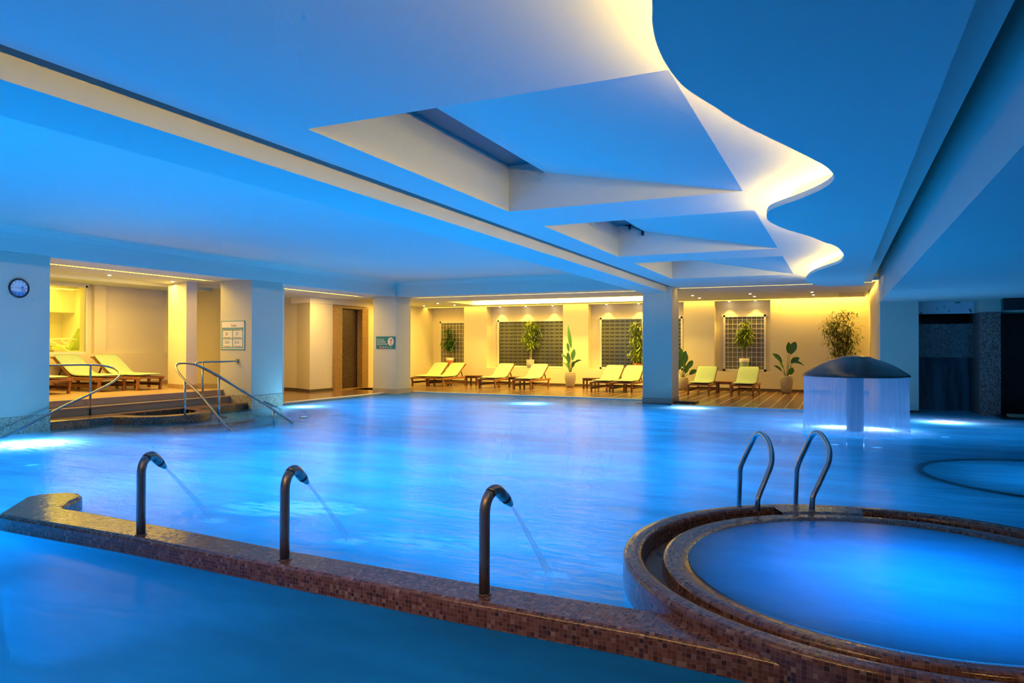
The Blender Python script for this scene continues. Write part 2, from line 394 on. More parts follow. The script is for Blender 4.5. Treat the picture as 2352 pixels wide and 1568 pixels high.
def st(name, mb, mat, parent=None, **kw):
    return mb.build(name, mat, parent, kind=None if parent else 'structure', **kw)
def kids(o): return [c for c in COL.objects if c.parent == o]
def copy_tree(o, parent=None):
    c = o.copy(); COL.objects.link(c); c.parent = parent
    for ch in kids(o): copy_tree(ch, c)
    return c
def smooth_path(pts, n=8):
    """Catmull-Rom through 3D points"""
    P = [Vector(p) for p in pts]; P = [P[0]*2-P[1]] + P + [P[-1]*2-P[-2]]; out = []
    for i in range(1, len(P)-2):
        for k in range(n):
            t = k/n; a, b, c, d = P[i-1], P[i], P[i+1], P[i+2]
            out.append(.5*((2*b) + (c-a)*t + (2*a-5*b+4*c-d)*t*t + (3*b-a-3*c+d)*t*t*t))
    out.append(P[-2]); return out

# ================================================================== THE ROOM
ZS = 3.17                                     # underside of the general ceiling
Y1 = 19.05                                    # front plane of the back colonnade
# ---- ceiling over the right bay, with three square coffers
XL, XR, YN, YF = -4.09, .748, -4.0, 19.58
COF = [(4.10, 7.63), (8.74, 12.28), (13.35, 16.80)]
CX0, CX1 = -3.595, -.90
b = MB()
ys = [YN] + [y for c in COF for y in c] + [YF]
for i in range(0, len(ys)-1):
    if i % 2 == 0: b.quad((XL, ys[i], ZS), (XL, ys[i+1], ZS), (XR, ys[i+1], ZS), (XR, ys[i], ZS))
    else:
        b.quad((XL, ys[i], ZS), (XL, ys[i+1], ZS), (CX0, ys[i+1], ZS), (CX0, ys[i], ZS))
        b.quad((CX1, ys[i], ZS), (CX1, ys[i+1], ZS), (XR, ys[i+1], ZS), (XR, ys[i], ZS))
ZT = 3.72; XP = -3.125; ZP = 3.594; COFTOP = MB()
for (y0, y1) in COF:
    b.quad((CX0, y0, ZS), (CX0, y1, ZS), (CX0, y1, ZT), (CX0, y0, ZT))
    COFTOP.quad((CX0, y0, ZT), (CX0, y1, ZT), (XP+.3, y1, ZT), (XP+.3, y0, ZT))
    b.quad((CX0, y1, ZS), (CX1, y1, ZS), (CX1, y1, ZT), (CX0, y1, ZT))
    b.quad((CX0, y0, ZS), (CX0, y0, ZT), (CX1, y0, ZT), (CX1, y0, ZS))
    b.quad((XP, y0, ZP), (XP, y1, ZP), (CX1, y1, ZS), (CX1, y0, ZS))
    b.quad((XP, y0, ZP), (XP, y1, ZP), (XP+.02, y1, ZP+.05), (XP+.02, y0, ZP+.05))
# edges of the slot beside the beam and the slot at the right
b.quad((XL, YN, ZS), (XL, YF, ZS), (XL, YF, 3.8), (XL, YN, 3.8))
b.quad((XR, YN, ZS), (XR, YF, ZS), (XR, YF, 3.9), (XR, YN, 3.9))
b.box(XL-.16, XL+.0, YN, YF, 3.8, 3.85)
b.box(XR, .95, YN, YF, 3.9, 3.95)
st('ceiling', b, 'ceiling')
st('coffer_top_shade', COFTOP, 'coffer_top_shade')  # flat coffer tops, coloured dark to stand for their shade
# ---- beam between the two bays
st('ceiling_beam', MB().box(-4.87, -4.205, YN, Y1+.02, 3.022, 3.95), 'ceiling')
# ---- raised ceiling over the left bay, with a soft cove along its fascias
b = MB()
b.box(-15.0, -4.8, YN, 20.4, 3.62, 3.7)
cv = [(0.0, 3.40), (.012, 3.50), (.05, 3.57), (.12, 3.605), (.22, 3.62)]
for (a, c) in zip(cv[:-1], cv[1:]):
    b.add([(-13+a[0], YN, a[1]), (-13+a[0], Y1-a[0], a[1]), (-13+c[0], Y1-c[0], c[1]), (-13+c[0], YN, c[1])], [(0, 1, 2, 3)], smooth=True)
    b.add([(-13+a[0], Y1-a[0], a[1]), (-4.8, Y1-a[0], a[1]), (-4.8, Y1-c[0], c[1]), (-13+c[0], Y1-c[0], c[1])], [(0, 1, 2, 3)], smooth=True)
st('ceiling', b, 'ceiling')
# fascia beams on the left and at the back of the left bay
st('ceiling_beam', MB().box(-14.20, -13.0, YN, Y1-.02, ZS+.0, 3.66), 'ceiling')
st('ceiling_beam', MB().box(-14.20, -4.80, Y1, 19.98, ZS+.0, 3.66), 'ceiling')
st('trim_1', MB().box(-13.06, -13.035, YN, Y1, ZS-.018, ZS), 'ceiling')
st('trim_2', MB().box(-13.0, -4.9, Y1+.035, Y1+.06, ZS-.018, ZS), 'ceiling')
# ---- right beam and the low ceiling of the right bay
b = MB(); b.box(.905, 1.6, YN, 26.0, 2.64, 3.95); st('ceiling_beam', b, 'ceiling')
st('ceiling', MB().box(1.6, 8.0, YN, 21.2, 2.64, 2.8), 'ceiling')

# ---- hanging wavy slab with its light trough
WAVE = [(-.66, -3.0), (-.64, -1.0), (-.61, .6), (-.62, 1.8), (-.66, 2.4), (-.707, 2.899), (-.753, 3.095), (-.788, 3.327), (-.801, 3.582), (-.789, 3.861), (-.756, 4.058), (-.663, 4.408), (-.573, 4.753), (-.449, 5.111), (-.304, 5.517), (-.197, 5.826),
        (-.102, 6.125), (-.053, 6.362), (-.031, 6.551), (-.043, 6.718), (-.09, 6.916), (-.206, 7.178), (-.371, 7.448), (-.55, 7.698), (-.666, 7.925), (-.719, 8.23), (-.73, 8.519), (-.681, 8.857), (-.565, 9.319), (-.339, 9.986), (-.193, 10.555),
        (-.059, 11.0), (.026, 11.56), (.078, 12.298), (.068, 12.843), (-.004, 13.412), (-.184, 13.993), (-.425, 14.787), (-.565, 15.652), (-.637, 16.667), (-.55, 17.524), (-.24, 18.25), (.1, 18.36)]
KS = (2.965-CH)/1.45
wave = [(p.x, p.y) for p in smooth_path([(x*KS, y*KS, 0) for x, y in WAVE], 4)]
ye = 18.366*KS
poly = wave + [(.51, ye), (.51, -3.0)]
def offset(path, d):
    out = []
    for i, (x, y) in enumerate(path):
        a = path[max(i-1, 0)]; c = path[min(i+1, len(path)-1)]; t = Vector((c[0]-a[0], c[1]-a[1])).normalized(); out.append((x+t.y*d, y-t.x*d))
    return out
st('ceiling', MB().prism(poly, 2.965, 3.02), 'ceiling')
core = [(min(x+.34, .44), y) for x, y in wave if y < ye-.45]
st('ceiling', MB().prism(core + [(.46, ye-.4), (.46, -3.0)], 3.02, ZS+.01), 'ceiling')
ledp = [(x+.16, y) for x, y in wave[::2] if -1.5 < y < ye-.35]
led = MB().tube([(x, y, 3.045) for x, y in ledp], .014, 6).build('led_strip', 'led')
tag(led, 'warm glowing light strip lying behind the wavy edge of the hanging ceiling', 'light strip')

# ---- columns
def column(x0, x1, y0, y1, ztop, zb, mat='mosaic_beige'):
    o = st('column', MB().box(x0, x1, y0, y1, zb, ztop), 'plaster', bevel=.008)
    c = st('column_base', MB().box(x0-.012, x1+.012, y0-.012, y1+.012, -1.4, zb), mat); c.parent = o; c['kind'] = 'structure'
    return o
column(-4.888, -4.088, Y1, 19.95, ZS+.02, .155, 'terrazzo')
column(-13.9, -13.0, Y1, 19.90, ZS, .155, 'terrazzo')
column(-14.06, -13.0, 12.88, 13.92, ZS, .33, 'mosaic_beige')
column(-14.1, -13.0, 3.0, 8.03, ZS, .30, 'mosaic_beige')
column(.905, 1.72, Y1, 20.6, 2.66, .06, 'mosaic_black')

# ---- back alcove: ceiling with tray, walls, window niches
YB, YW = 25.5, 25.92
st('ceiling', MB().box(-16.6, -13.0, 19.98+.07, 22.1, ZS, 3.3).box(-16.6, -12.95, 22.1, 24.45, ZS, 3.3).box(-16.6, -5.2, 24.45, 25.2, ZS, 3.3)
   .box(-13.0, -5.2, 19.98+.07, 22.1, ZS, 3.3).box(-5.2, .78, 19.66, 25.2, ZS, 3.3), 'ceiling')
st('ceiling', MB().box(-13.1, -5.0, 22.0, 24.6, 3.42, 3.5).box(-13.1, -12.94, 22.0, 24.6, 3.28, 3.43).box(-13.0, -5.2, 24.44, 24.5, 3.28, 3.43), 'ceiling')
st('ceiling', MB().box(-16.6, .95, 25.2, 26.4, 3.30, 3.36), 'ceiling')          # above the perimeter slot
PIERS = [(-14.05, -13.0), (-9.68, -8.65), (-5.05, -3.97), (-2.11, .95)]
b = MB(); b.box(-17.0, .95, YW, 26.3, 0, 3.35); st('wall_back', b, 'plaster_cream')
st('wall_back', MB().box(-17.0, .95, YB, YW, 0, .685), 'plaster_cream')
for (x0, x1) in PIERS + [(-17.0, -15.95)]: st('wall_back', MB().box(x0, x1, YB, YW+.05, .685, 3.32), 'plaster_cream')
b = MB()
# heads of the window niches
for (x0, x1) in ((-15.95, -14.05), (-13.0, -9.68), (-8.65, -5.05), (-3.97, -2.11)): b.box(x0, x1, YB-.05, YW+.02, ZS-.005, 3.31)
st('wall_back', b, 'plaster_cream')
st('baseboard_back', MB().box(-16.0, .94, YB-.015, YB+.005, .03, .12), 'skirting')
st('wall_right', MB().box(.90, .96, 20.6, 26.3, 0, 3.4), 'plaster_cream')
st('wall_left', MB().box(-16.0, -15.8, 21.0, 26.0, 0, 3.4), 'plaster_cream')
# glowing slots (light strips recessed beside the beams)
def slot(x0, x1, y0, y1, z, label):
    o = MB().box(x0, x1, y0, y1, z, z+.01).build('led_strip', 'led_slot'); return tag(o, label, 'light strip')
slot(-4.05, .90, 19.60, 19.645, 3.20, 'thin glowing light slot in the ceiling right of the front column')
slot(-13.0, -4.9, 20.0, 20.04, 3.20, 'thin glowing light slot along the ceiling between the two back columns')
slot(-14.265, -14.22, 8.1, 12.85, 3.20, 'thin glowing light slot over the lounge platform beside the clock pillar')
slot(-14.265, -14.22, 13.95, 19.0, 3.20, 'thin glowing light slot over the corridor to the shower door')
# lamps in those coves
R90 = PI/2
area('cove_lamp', (-9.1, 24.32, 3.36), 7.6, .08, 381.15, WARM_W, (0, 0, 0), None)
area('cove_lamp', (-9.0, 23.2, 3.30), 7.4, 1.9, 379.5, WARM_W, UP, None)
area('slot_lamp', (-8.0, 25.34, 3.27), 15.6, .10, 101.2, WARM, (0, 0, 0))
area('slot_lamp', (-.6, 25.34, 3.27), 2.9, .10, 66.0, WARM, (0, 0, 0))
area('slot_lamp', (.86, 22.4, 3.27), .06, 5.0, 35.2, WARM, (0, 0, 0))

area('slot_lamp', (-14.24, 10.4, 3.19), .04, 4.4, 55, (1.0, .56, .003), (0, 0, 0))
area('slot_lamp', (-14.24, 16.4, 3.19), .04, 4.6, 24, (1.0, .56, .003), (0, 0, 0))
area('slot_lamp', (-9.0, 20.02, 3.19), 7.6, .04, 15.4, (1.0, .58, .02), (0, 0, 0))
area('slot_lamp', (-1.6, 19.62, 3.19), 4.8, .04, 9.8, (1.0, .58, .02), (0, 0, 0))
# ---- left alcove (lounge platform) and corridor with the shower
XW = -17.6
b = MB()
_a, _b = PX(203, 812, XW), PX(203, 656, XW); WY0, WY1, WZ0, WZ1 = 9.0, _a.y, _a.z, _b.z           # window to the room behind
b.box(XW-.35, XW, 6.0, WY0, 0, 3.5).box(XW-.35, XW, WY0, WY1, 0, WZ0).box(XW-.35, XW, WY0, WY1, WZ1, 3.5)
PA, PB, PC = PX(217, 700, XW).y, PX(244, 700, XW).y, PX(384, 700, XW).y; PT = PX(384, 665, XW).z
b.box(XW-.35, XW-.12, WY1, PA, WZ0, PT).box(XW-.35, XW, WY1, PA, 0, WZ0).box(XW-.35, XW, WY1, PA, PT, 3.5)
b.box(XW-.35, XW, PA, PB, 0, 3.5)
b.box(XW-.35, XW-.10, PB, PC, WZ0, PT).box(XW-.35, XW, PB, PC, 0, WZ0).box(XW-.35, XW, PB, PC, PT, 3.5)
b.box(XW-.35, XW, PC, 18.7, 0, 3.5)
st('wall_left', b, 'plaster_cream')
PLX = PY(386, 780, 12.9).x; PRY = PX(452, 780, -14.86).y
st('wall_left', MB().prism([(PLX, 12.9), (-14.95, 12.62), (-14.86, PRY), (PLX, PRY+.3)], 0, 3.3), 'plaster_cream')
b = MB().box(XW, -13.9, 14.75, 14.95, 0, 3.3).box(-15.95, -15.25, 14.70, 14.76, 1.33, 2.95)
st('wall_partition', b, 'plaster_cream')
# ceiling of the platform alcove: flat soffit, then a raised strip with a lamp
st('ceiling', MB().box(-15.95, -14.27, 6, 14.75, ZS, 3.3).box(-16.45, -15.93, 6, 14.75, 3.28, 3.34).box(-17.6, -16.43, 6, 14.75, 3.13, 3.3), 'ceiling')
st('ceiling', MB().box(-18.4, -14.27, 14.95, 20.1, ZS, 3.3), 'ceiling')
st('ceiling', MB().box(-14.27, -14.2, 6, 19.98, 3.22, 3.3).box(-14.3, .95, 19.98, 20.06, 3.22, 3.3).box(-4.1, .95, 19.55, 19.7, 3.215, 3.3), 'ceiling')
area('cove_lamp', (-16.15, 10.6, 3.26), .10, 6.0, 16, WARM, (0, 0, 0))
area('alcove_lamp', (-15.75, 10.7, 3.12), .5, 4.2, 165, WARM_W, (0, 0, 0))
area('niche_lamp', (-15.3, 14.0, 3.2), .6, .5, 50, WARM, (0, 0, 0))
area('corridor_lamp', (-14.9, 17.0, 3.15), .5, 3.4, 105, WARM_W, (0, 0, 0))
area('corridor_lamp', (-14.9, 22.6, 3.15), .5, 3.0, 88.0, WARM, (0, 0, 0))
# corridor walls
ztop = 3.18
st('wall_corridor', MB().prism([(-18.4, 18.75), (-16.69, 18.55), (-15.70, 18.06), (-15.74, 19.26), (-15.9, 19.4), (-18.4, 19.4)], 0, ztop), 'plaster_cream')
st('wall_corridor', MB().box(-16.5, -15.86, 20.8, 26.0, 0, 3.3).box(-16.5, -15.70, 18.06, 21.3, 2.97, 3.3).box(-17.2, -16.2, 19.3, 20.9, 0, 3.2), 'plaster_cream')
st('baseboard_corridor', MB().prism([(-18.4, 18.73), (-16.69, 18.53), (-15.685, 18.03), (-15.72, 19.25), (-15.74, 19.25), (-15.70, 18.07), (-16.69, 18.57), (-18.4, 18.77)], .0, .12), 'skirting')
d = empty('door_1', (-15.77, 20.2, 0)); d['kind'] = 'structure'
def lb(x0, x1, y0, y1, z0, z1, o=(-15.77, 20.2, 0)): return MB().box(x0-o[0], x1-o[0], y0-o[1], y1-o[1], z0-o[2], z1-o[2])
st('door_jamb', lb(-15.85, -15.65, 19.27, 19.66, 0, 2.95), 'mosaic_gold', d)
st('door_jamb', lb(-15.85, -15.65, 20.79, 21.15, 0, 2.92), 'mosaic_gold', d)
st('door_head', lb(-15.85, -15.66, 19.66, 20.79, 2.87, 2.95), 'mosaic_gold', d)
st('shower_panel', lb(-15.93, -15.87, 19.64, 20.81, 0, 2.88), 'mosaic_dark', d)
st('door_sill', lb(-15.98, -15.65, 19.66, 20.79, 0, .05), 'mosaic_gold', d)

# ---- lit room behind the glass at the far left
st('wall_lit_room', MB().box(-21.0, -20.8, 7.0, 14.0, 0, 3.4).box(-21.0, XW-.3, 13.2, 13.4, 0, 3.4).box(-21, XW-.3, 7.0, 7.2, 0, 3.4)
   .box(-20.8, -20.2, 9.0, 13.2, 2.5, 3.3), 'plaster_cream')
st('floor', MB().box(-21, XW-.3, 7, 13.4, 1.1, 1.25), 'plaster_cream')
st('ceiling', MB().box(-21, XW-.3, 7, 13.4, 3.3, 3.4), 'ceiling')
area('room_lamp', (-19.3, 11.0, 3.25), 1.6, 3.0, 154.0, (1, .72, .10), (0, 0, 0))
w = empty('window_1', (XW, (WY0+WY1)/2, WZ0)); w['kind'] = 'structure'
def loc(parent): return parent.location
def wb(p, x0, x1, y0, y1, z0, z1): l = p.location; return MB().box(x0-l.x, x1-l.x, y0-l.y, y1-l.y, z0-l.z, z1-l.z)
fr = wb(w, XW-.10, XW-.04, WY0, WY1, WZ0, WZ0+.05); l = w.location
for bx in ((WY0, WY1, WZ1-.05, WZ1), (WY0, WY0+.05, WZ0, WZ1), (WY1-.05, WY1, WZ0, WZ1)): fr.box(-.10, -.04, bx[0]-l.y, bx[1]-l.y, bx[2]-l.z, bx[3]-l.z)
st('window_frame', fr, 'white_paint', w)
st('window_pane', wb(w, XW-.075, XW-.068, WY0+.04, WY1-.04, WZ0+.04, WZ1-.04), 'glass', w)

# ---- platform, steps, brown ledge with the foot basin
st('floor', MB().box(-17.6, -13.98, 6.0, 14.8, .20, .45).box(-14.0, -13.94, 6.0, 14.8, .43, .455), 'platform_stone')
st('platform_step', MB().box(-13.98, -13.72, 6.5, 12.9, -.2, .285), 'riser_stone')
st('platform_step', MB().box(-13.98, -13.69, 6.5, 12.9, .285, .31), 'platform_stone')
st('wall_step', MB().box(-13.985, -13.96, 6.5, 12.9, .30, .43), 'riser_stone')
st('baseboard_left', MB().box(-17.6, -17.58, 6, 14.7, .45, .56), 'platform_stone')
st('baseboard_pier', MB().prism([(PLX, 12.88), (-14.93, 12.60), (-14.84, PRY), (-14.86, PRY), (-14.96, 12.64), (PLX, 12.92)], .45, .56), 'platform_stone')
path = [(-13.05, 6.4), (-13.05, 8.6), (-13.05, 9.28)]
cen = (-12.95, 10.28)
for k in range(0, 15):
    a = math.radians(-88 + 176*k/14); path.append((cen[0]+1.02*math.cos(a), cen[1]+1.0*math.sin(a)))
path += [(-13.05, 11.4), (-13.10, 12.2), (-13.10, 12.87)]
prof = [(.30, .15), (.03, .15), (.008, .142), (0, .12), (0, -1.3)]
st('mosaic_ledge', MB().sweep(path, prof), 'mosaic_brown')
st('mosaic_ledge', MB().box(-13.72, -13.30, 6.4, 12.9, -.3, .149), 'mosaic_brown')
st('foot_basin', MB().lathe([(.78, .14), (.76, .03), (.0, .03)], (-13.0, 10.28, 0), 32, -R90, R90), 'mosaic_dark')
# curved steps that lead down into the water
for k in range(5):
    r = 1.55+.42*k
    st('pool_step', MB().lathe([(.9, -.05-.09*k), (r-.03, -.05-.09*k), (r, -.08-.09*k), (r, -1.4)], (-13.0, 10.9, 0), 40, -R90, R90, smooth=False), 'pool_tile')
    st('pool_step', MB().lathe([(r-.05, -.045-.09*k), (r+.005, -.05-.09*k), (r+.005, -.10-.09*k)], (-13.0, 10.9, 0), 40, -R90, R90, smooth=False), 'mosaic_brown')

# ---- decks, pool shell and water
st('floor', MB().box(-16.0, -4.05, 20.15, 25.5, -1.4, .022).box(-4.05, .95, 18.75, 25.5, -1.4, .022).box(-18.4, -13.55, 13.95, 21.0, -1.4, .022).box(-13.6, -13.0, 19.9, 20.2, -1.4, .02), 'deck')
st('trim_3', MB().box(-13.62, -13.40, 13.93, 19.05, -.2, .032), 'white_paint')
st('trim_4', MB().box(-13.0, -4.9, 20.05, 20.17, -.3, .030), 'white_paint')
st('wall_pool', MB().box(-13.3, 6.2, -3.2, -3.0, -1.5, .2).box(-13.2, -13.0, -3, 20.0, -1.4, -.05).box(-4.1, .95, 18.55, 18.75, -1.4, -.03), 'pool_tile')
st('floor', MB().box(-14, 8, -3.2, 22, -1.5, -1.4), 'pool_tile')
g = empty('overflow_grating', (-1.5, 18.64, 0)); tag(g, 'long white slatted overflow grating along the deck edge right of the front column', 'grating')
gb = MB().box(-2.5, 2.45, -.11, -.09, -.03, .022).box(-2.5, 2.45, .09, .11, -.03, .022); gb.build('grating_frame', 'white_paint', g)
gs = MB()
for k in range(150): x = -2.49+k*.033; gs.box(x, x+.015, -.09, .09, 0, .02)
gs.build('grating_slats', 'white_paint', g)
MB().box(-2.5, 2.45, -.09, .09, -.05, -.03).build('grating_channel', 'skirting', g)

wt = MB().add([(-13.2, 3.45, 0), (8, 3.45, 0), (8, 20.3, 0), (-13.6, 20.3, 0), (-13.6, 3.45, 0)], [(0, 1, 2, 3, 4)])
# main water
wt = MB(); wt.quad((-13.6, 3.6, 0), (8, 3.6, 0), (8, 20.3, 0), (-13.6, 20.3, 0)); o = wt.build('pool_water', 'water')
tag(o, 'broad milky blue pool water between the tiled divider and the sun deck', 'water', kind='stuff')
wt = MB(); wt.quad((-13.6, -3.0, 0), (8, -3.0, 0), (8, 3.598, 0), (-13.6, 3.598, 0)); o = wt.build('pool_water', 'water_near')
tag(o, 'darker blue water in the near basin in front of the tiled divider', 'water', kind='stuff')

# ================================================================== DIVIDER LEDGE AND ROUND TUB
dv = empty('pool_divider', (0, 0, 0)); tag(dv, 'long low divider wall covered in wet brown mosaic tiles, carrying three spouts', 'divider wall')
def rounded(w, zt, r=.035, zb=-1.38, n=4):
    p = [(w, zb), (w, zt-r)]
    for k in range(1, n+1): a = R90*k/n; p.append((w-r+r*math.cos(a), zt-r+r*math.sin(a)))
    for k in range(0, n+1): a = R90+R90*k/n; p.append((r+r*math.cos(a), zt-r+r*math.sin(a)))
    p.append((0, zb)); return p
def solid(outline, prof):
    """closed plan outline (counter-clockwise) swept with a profile [(inset, z)] and capped on top"""
    P = [Vector(p) for p in outline]; n = len(P); mb = MB(); v = []; per = [0]
    for i in range(n): per.append(per[-1]+(P[(i+1) % n]-P[i]).length)
    for (ins, z) in prof:
        for i in range(n):
            a = (P[i]-P[i-1]).normalized(); c = (P[(i+1) % n]-P[i]).normalized()
            na, nc = Vector((-a.y, a.x)), Vector((-c.y, c.x)); m = (na+nc).normalized(); k = ins/max(.5, m.dot(na))
            v.append((P[i].x+m.x*k, P[i].y+m.y*k, z))
    Lp = [0]
    for (a, c) in zip(prof[:-1], prof[1:]): Lp.append(Lp[-1]+math.hypot(c[0]-a[0], c[1]-a[1]))
    f = []; uv = []
    for j in range(len(prof)-1):
        for i in range(n):
            i2 = (i+1) % n; f.append((j*n+i, j*n+i2, (j+1)*n+i2, (j+1)*n+i)); uv.append(((per[i], Lp[j]), (per[i+1], Lp[j]), (per[i+1], Lp[j+1]), (per[i], Lp[j+1])))
    mb.add(v, f, uv, True); o = (len(prof)-1)*n; mb.f.append([o+i for i in range(n)]); mb.uv.append(None); mb.sm.append(False)
    return mb
OUT = [(-.9, 3.445), (-.45, 3.42), (-.1, 3.37), (.335, 3.305), (.335, 3.77), (-2.1, 3.765), (-3.5, 3.80), (-5.1, 3.90), (-5.85, 3.93), (-6.10, 3.93), (-6.23, 3.98), (-6.36, 4.14), (-6.43, 4.25), (-6.52, 4.34), (-6.64, 4.39), (-6.78, 4.37), (-6.88, 4.28), (-6.93, 4.18), (-6.93, 4.07), (-6.46, 3.58), (-6.38, 3.535), (-6.2, 3.53), (-4.8, 3.54), (-3.4, 3.49), (-2.0, 3.45)]
rp = [(0, -1.38), (0, .095)] + [(.035-.035*math.cos(R90*k/4), .095+.035*math.sin(R90*k/4)) for k in range(1, 5)]
solid(OUT, rp).build('divider_body', 'mosaic_brown', dv)
# pale tile line under the water in front of the divider
o = MB().tube([PZ(60, 1224, -.25), PZ(700, 1372, -.25), PZ(1540, 1568, -.25)], .006, 6).build('tile_line', 'white_paint', dv)

TC = (.335, 4.985)
tub = empty('hot_tub', (TC[0], TC[1], 0)); tag(tub, 'round raised whirlpool tub with double brown mosaic rim at the right', 'hot tub')
ro = [(1.69, -1.38), (1.69, .16), (1.688, .18), (1.68, .195), (1.665, .20), (1.60, .20), (1.58, .195), (1.566, .18), (1.562, .16), (1.562, .06)]
MB().lathe(ro, (0, 0, 0), 160).build('outer_rim', 'mosaic_brown', tub)
MB().lathe([(1.57, .065), (1.40, .065)], (0, 0, 0), 96).build('gutter', 'skirting', tub)
ri = [(1.455, .06), (1.455, .145), (1.45, .162), (1.435, .172), (1.41, .175), (1.34, .165), (1.27, .145), (1.22, .10), (1.20, -.6)]
MB().lathe(ri, (0.02, 0, 0), 160).build('inner_rim', 'mosaic_brown', tub)
MB().lathe([(1.22, -.6), (0.01, -.6)], (0.02, 0, 0), 48).build('tub_floor', 'pool_tile', tub)
a0, a1 = math.radians(96), math.radians(122)
MB().lathe([(1.40, .172), (1.45, .188), (1.60, .203), (1.60, .07)], (0, 0, 0), 16, a0, a1, smooth=False, R=1.6).build('ladder_platform', 'mosaic_brown', tub)
o = MB().lathe([(1.285, .153), (0.001, .153)], (TC[0]+.02, TC[1], 0), 96, smooth=True).build('tub_water', 'water_tub')
tag(o, 'still milky blue water filling the round tub to its inner rim', 'water', kind='stuff')
# gutter water, thin and brown
MB().lathe([(.04, .001), (.001, .001)], (-1.50+.02, .02, .068), 16).build('drain_hole', 'black', tub)

# second sunken tub at the right, its rim awash
st2 = empty('sunken_tub', (2.38, 10.22, 0)); tag(st2, 'sunken round tub with its dark rim awash at the right edge of the pool', 'tub')
m_ = MB().lathe([(1.60, -1.2), (1.58, -.03), (1.52, .0), (1.42, .0), (1.36, -.03), (1.34, -1.2)], (0, 0, 0), 96)
m_.v = [(x, y, z+(.012*x-.004 if z > -.1 else 0)) for x, y, z in m_.v]
m_.build('tub_rim', 'mosaic_dark', st2)
area('tub_fill_lamp', (2.38, 10.22, -1.1), 1.4, 1.4, 26, BLUE, UP)  # added fill light, since the tub walls block the pool floods

# ================================================================== SPOUTS
def spout(x, yb, jet, label, jl):
    jd = Vector((jet[0]-x, jet[1]-yb-.1)).normalized()
    r = empty('water_spout', (x, yb, .13)); tag(r, label, 'water spout', 'steel spouts on the divider wall')
    pts = [(0, 0, 0), (0, 0, .2), (0, 0, .455)]
    R = .105
    for k in range(1, 15):
        a = PI - math.radians(128)*k/14; pts.append((jd.x*(R+R*math.cos(a)), jd.y*(R+R*math.cos(a)), .455+R*math.sin(a)*1.15))
    MB().tube(pts[:10], .0315, 20).build('pipe', 'steel_dark', r)
    dr = (Vector(pts[-1])-Vector(pts[-2])).normalized(); e = Vector(pts[-1])+dr*.06
    MB().tube(pts[9:]+[e], .0335, 20).build('elbow', 'steel_dark', r)
    MB().tube([e, e+dr*.012], .030, 20).build('sealing_ring', 'rubber', r)
    MB().tube([e+dr*.012, e+dr*.03, e+dr*.098], [.0325, .031, .016], 20).build('nozzle', 'steel_dark', r)
    MB().tube([(0, 0, 0), (0, 0, .006)], .042, 20).build('base_plate', 'steel_dark', r)
    tip = Vector((x, yb, .13))+e+dr*.098; end = Vector((jet[0], jet[1], 0)); P = []
    for k in range(13):
        t = k/12; p = tip.lerp(end, t); p.z = tip.z+(0-tip.z)*(t*.92+.08*t*t); P.append(p)
    o = MB().tube(P, [.008+.018*k/12 for k in range(13)], 12, cap=False).build('water_jet', 'jet')
    tag(o, jl, 'water jet', 'water jets from the spouts')
spout(-4.756, 3.62, JETS[2], 'curved steel water spout nearest the hooked end of the divider', 'thin white water jet falling from the left spout')
spout(-3.344, 3.61, JETS[1], 'curved steel water spout in the middle of the divider', 'thin white water jet falling from the middle spout')
spout(-1.845, 3.60, JETS[0], 'curved steel water spout nearest the round tub', 'thin white water jet falling from the right spout')

# ================================================================== LADDER RAILS
lad = empty('pool_ladder', (-.45, 6.55, .18)); tag(lad, 'pair of looped steel grab rails of the ladder behind the round tub', 'ladder')
def ladrail(px, y_front, y_back):
    P = []
    for u, v, s in px:
        y = y_front+(y_back-y_front)*s; P.append(PY(u, v, y)-lad.location)
    return MB().tube(smooth_path(P, 4), .0235, 16)
A1 = [(1739.5, 1172, 0), (1739.5, 1160, 0), (1740, 1148, 0), (1743, 1137, .03), (1749, 1122, .08), (1762, 1091, .18), (1768.5, 1075, .24), (1772, 1060, .30), (1772, 1040, .38), (1768, 1022, .48), (1761, 1007, .58), (1752, 998, .68), (1743, 995.5, .77), (1735, 1000, .85), (1728.5, 1012, .91), (1722, 1026, .95), (1709, 1053, 1), (1702.5, 1068, 1), (1699.5, 1082, 1), (1699, 1100, 1), (1698, 1130, 1), (1697, 1162, 1), (1696.5, 1188, 1)]
ladrail(A1, 6.25, 6.78).build('grab_rail', 'steel', lad)
A2 = [(1865, 1170, 0), (1865, 1158, 0), (1866, 1144, 0), (1870, 1132, .03), (1877, 1118, .08), (1892, 1086, .18), (1900, 1069, .24), (1904.5, 1054, .30), (1905, 1036, .38), (1900, 1020, .48), (1891, 1004, .58), (1882, 995, .68), (1873, 993.5, .77), (1865, 999, .85), (1859, 1010, .91), (1852, 1025, .95), (1839, 1053, 1), (1833, 1067, 1), (1830, 1080, 1), (1829, 1097, 1), (1828, 1127, 1), (1827, 1154, 1), (1826.5, 1182, 1)]
ladrail(A2, 6.42, 6.95).build('grab_rail', 'steel', lad)

